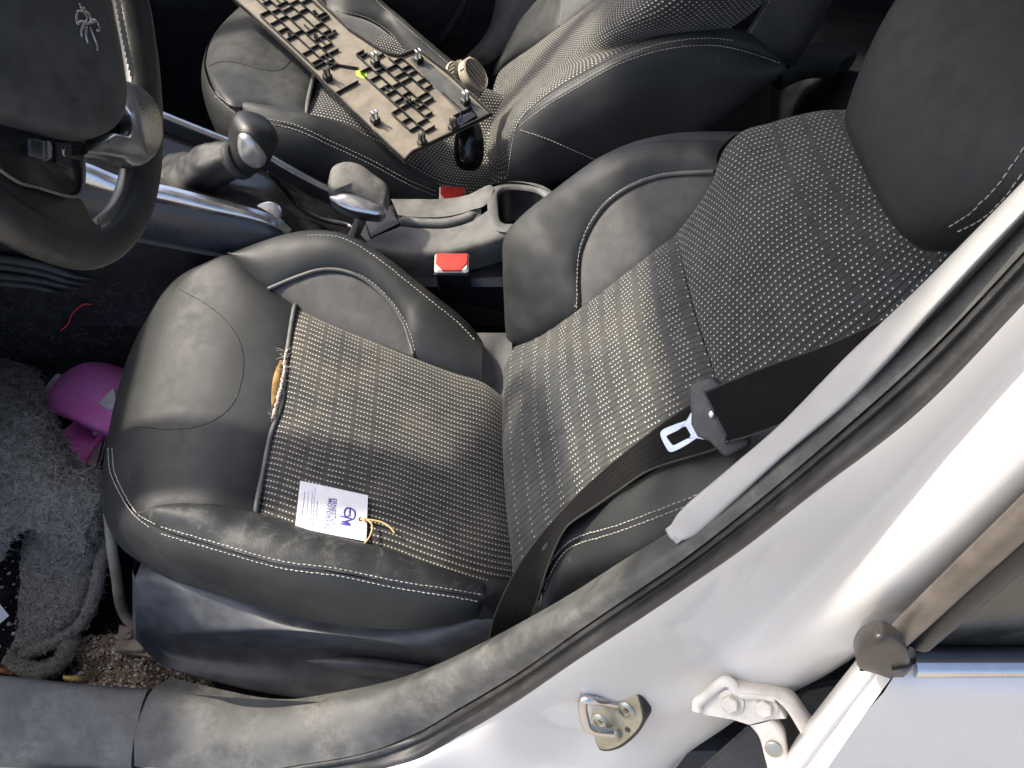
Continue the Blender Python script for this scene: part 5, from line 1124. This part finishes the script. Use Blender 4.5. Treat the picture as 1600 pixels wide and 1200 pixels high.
# ------------------------------------------------------------------ lock striker, hinge, rear door
def ppl(px, n): return n
pil = bpy.data.objects['pillar_panel']
st = thing('door_striker', 'zinc door lock striker bolted to the white pillar', 'striker', U(965, 1120, Y=.2))
def s4(x, y): return (880 + x / 6.667, 1020 + y / 6.667)
Ps, Ns = onto([s4(350, 800), s4(560, 700), s4(700, 500)], [pil], 6, 0); sn = Ns.mean(0); sn = sn * .3 + A([-.62, -.62, .45]); sn /= np.linalg.norm(sn); sp = Ps.mean(0) + sn * .012
def T4(x, y, o=0.): return U(*s4(x, y), pl=(sn, sn @ sp + o))
so_ = [(290, 640), (320, 560), (430, 450), (690, 335), (760, 360), (800, 450), (835, 600), (845, 690), (800, 800), (590, 985), (420, 1020), (370, 1000), (320, 890)]
plate('backing', [T4(x + 8, y + 4, .002) for x, y in so_], sn, .02, 'plastic_dark', st, rings=((0, 0), (.0012, .0012)), smooth_n=50)
so2 = [(a - 14 if a > 500 else a + 6, b + 4 if b < 500 else b - 14) for a, b in so_]
plate('base_plate', [T4(x, y, .004) for x, y in so2], sn, .003, 'zinc', st, rings=((0, 0), (.0008, .0012)), smooth_n=50)
def along(p, v): return p + sn * v
lp_ = spl([T4(560, 525, .004), T4(430, 505, .016), T4(300, 490, .03), T4(225, 480, .034), T4(200, 540, .034), T4(215, 650, .034), T4(245, 760, .034), T4(290, 800, .030), T4(420, 825, .017), T4(560, 840, .004)], 60)
tube('striker_loop', lp_, .0050, 'bright_chrome', st, k=14)
for x, y in ((500, 515), (540, 835)): lathe('loop_collar', [(.008, 0), (.008, .003), (.006, .006)], T4(x, y, .005), sn, 'zinc', st, 20)
for x, y in ((655, 600), (385, 720)):
    sc = lathe('screw', [(.0105, 0), (.0105, .0008), (.009, .0024), (.0062, .0028), (.006, .001), (.0, .001)], T4(x, y, .0052), sn, 'zinc', st, 28); lathe('screw_socket', [(.0026, 0), (.0026, .002), (.001, .0022)], T4(x, y, .006), sn, 'rail_metal', sc, 6)
lathe('pin_hole', [(.003, 0), (.003, .0003)], T4(670, 805, .0056), sn, 'leather_black', st, 16)
rd = thing('rear_door', 'white rear door with chrome window strip and dark glass in the lower right corner', 'car door', (.4, .14, -.2))
def s5(x, y): return (1060 + x / 2.963, 900 + y / 2.963)
hn = A([-.45, -.62, .64]); hn /= np.linalg.norm(hn); hp = U(*s5(250, 580), Y=.188)
def T5(x, y, o=0.): return U(*s5(x, y), pl=(hn, hn @ hp + o))
leafp = [(90, 590), (100, 570), (220, 485), (245, 492), (275, 540), (430, 562), (470, 600), (500, 660), (430, 665), (330, 690), (250, 665), (130, 645), (95, 625)]
hinge = plate('hinge', [T5(x, y) for x, y in leafp], hn, .008, 'dirty_white', rd, rings=((0, 0), (.001, .0015)))
tube('leaf_lip', spl([T5(x, y, .004) for x, y in ((88, 620), (90, 588), (110, 566), (222, 486), (246, 500), (278, 536), (380, 548), (450, 560))], 50), .005, 'dirty_white', hinge)
for x, y in ((245, 580), (400, 600)):
    lathe('bolt_washer', [(.0115, 0), (.0115, .0022)], T5(x, y, .0015), hn, 'dirty_white', hinge, 24); lathe('bolt_head', [(.0078, .002), (.0078, .008), (.0066, .009)], T5(x, y, .0015), hn, 'dirty_white', hinge, 6)
arm = [[T5(x, y, o) for x, y, o in ((250, 500, .002), (420, 525, .004), (520, 560, .004), (580, 640, .006), (660, 760, .010), (720, 900, .012))], [T5(x, y, o) for x, y, o in ((280, 540, .010), (420, 560, .012), (480, 600, .012), (530, 670, .014), (600, 800, .016), (650, 940, .016))]]
patch('arm', [[p - hn * .012 for p in arm[0]], arm[0], arm[1], [p - hn * .014 for p in arm[1]]], 50, 12, 'dirty_white', hinge, hn)
arm2 = [[T5(x, y, o) for x, y, o in ((330, 690, .0), (370, 740, .004), (400, 840, .008), (430, 960, .010))], [T5(x, y, o) for x, y, o in ((430, 665, .0), (480, 730, .004), (500, 830, .008), (540, 960, .010))]]
patch('arm', [[p - hn * .012 for p in arm2[0]], arm2[0], arm2[1], [p - hn * .012 for p in arm2[1]]], 30, 12, 'dirty_white', hinge, hn)
lathe('pivot_screw', [(.007, 0), (.007, .003), (.005, .004)], T5(440, 795, .009), hn, 'zinc', hinge, 18)
plate('hinge_pocket', [T5(x, y, -.03) for x, y in ((40, 960), (330, 700), (470, 640), (600, 520), (760, 500), (600, 800), (500, 960))], hn, .01, 'plastic_dark', hinge)
d0 = [U(1343, 1047, Y=.163), U(1290, 1112, Y=.15), U(1222, 1200, Y=.132)]
d1 = [U(1397, 1053, Y=.15), U(1352, 1115, Y=.136), U(1293, 1200, Y=.118)]
dd = d1[-1] - d1[1]; d0.append(d0[-1] + dd * 1.6); d1.append(d1[-1] + dd * 1.6)
dm_ = [a * .55 + b * .45 + A([-.0015, -.0005, .0015]) for a, b in zip(d0, d1)]; dg = [a * .45 + b * .55 + A([.002, .002, -.002]) for a, b in zip(d0, d1)]
patch('door_edge', [[p + A([.02, .025, -.01]) for p in d0], d0, [a * .75 + b * .25 for a, b in zip(d0, d1)], dm_, dg, [a * .3 + b * .7 for a, b in zip(d0, d1)], d1], 40, 40, 'white_paint', rd, (-1, -.4, .4))
dx = A([1., 0, 0])
pan = [[p, p + dx * .06 + A([0, -.004, 0]), p + dx * .25 + A([0, -.010, 0]), p + dx * .9 + A([0, -.006, 0])] for p in d1]
patch('door_skin', [[q + A([0, .012, .002]) for q in pan[0]], pan[0], pan[1], pan[2], pan[3], [q + A([.02, .02, -.3]) for q in pan[3]]], 40, 40, 'white_paint', rd, (0, -1, .4))
cz0 = U(1408, 1040, Y=.156)
def strip_(name, p0, p1, r, mat, fl=1., off=(0, 0, 0)):
    return tube(name, spl([A(p0) + A(off), (A(p0) + A(p1)) / 2 + A(off), A(p1) + A(off)], 12), r, mat, rd, k=16, flat=fl, up=(0, 0, 1.))
strip_('chrome_moulding', U(1425, 1040, Y=.155), U(1425, 1040, Y=.155) + dx * .9, .0075, 'bright_chrome', .9)
strip_('lower_moulding', U(1415, 1056, Y=.153), U(1415, 1056, Y=.153) + dx * .9, .0045, 'rail_metal', .8)
strip_('glass_seal', U(1425, 1024, Y=.160), U(1425, 1024, Y=.160) + dx * .9, .0055, 'plastic_black')
gq = [U(1425, 1022, Y=.164), U(1425, 1022, Y=.164) + dx * .9, U(1425, 1022, Y=.164) + A([.95, .09, .40]), U(1600, 850, Y=.175) + A([.03, .03, .15])]
gcn = np.cross(gq[1] - gq[0], gq[3] - gq[0]); gcn /= np.linalg.norm(gcn); gcn = gcn if gcn[1] < 0 else -gcn
plate('window_glass', gq, gcn, .004, 'tinted_glass', rd, rings=((0, 0),))
fr0 = [U(1398, 1000, Y=.162), U(1500, 903, Y=.164), U(1610, 800, Y=.166), U(1800, 620, Y=.172)]
fr0 = up_to_roof(fr0)
tube('window_frame', spl(fr0, 30), .0095, 'frame_dusty', rd, k=16, flat=.6, up=(0., -1., .3))
tube('frame_seal', spl([p + A([.018, .002, -.004]) for p in fr0], 30), .0085, 'plastic_black', rd, k=14)
cb = U(1380, 1030, Y=.158)
plate('corner_block', [U(a, b, Y=.150) for a, b in ((1338, 1034), (1341, 1012), (1356, 996), (1376, 988), (1398, 996), (1416, 1012), (1422, 1034), (1418, 1052), (1402, 1062), (1372, 1054), (1346, 1046))], (-.3, -.75, .6), .014, 'cap_dirty', rd, rings=((0, 0), (.002, .003)), smooth_n=40, dome=((.8, .0036), (.55, .0042), (.3, .0044)), sharp=180)
tube('corner_chip', spl([cb + A([-.004, -.013, .016]), cb + A([.003, -.012, .018]), cb + A([.009, -.008, .014])], 8), .0022, 'frame_dusty', rd)
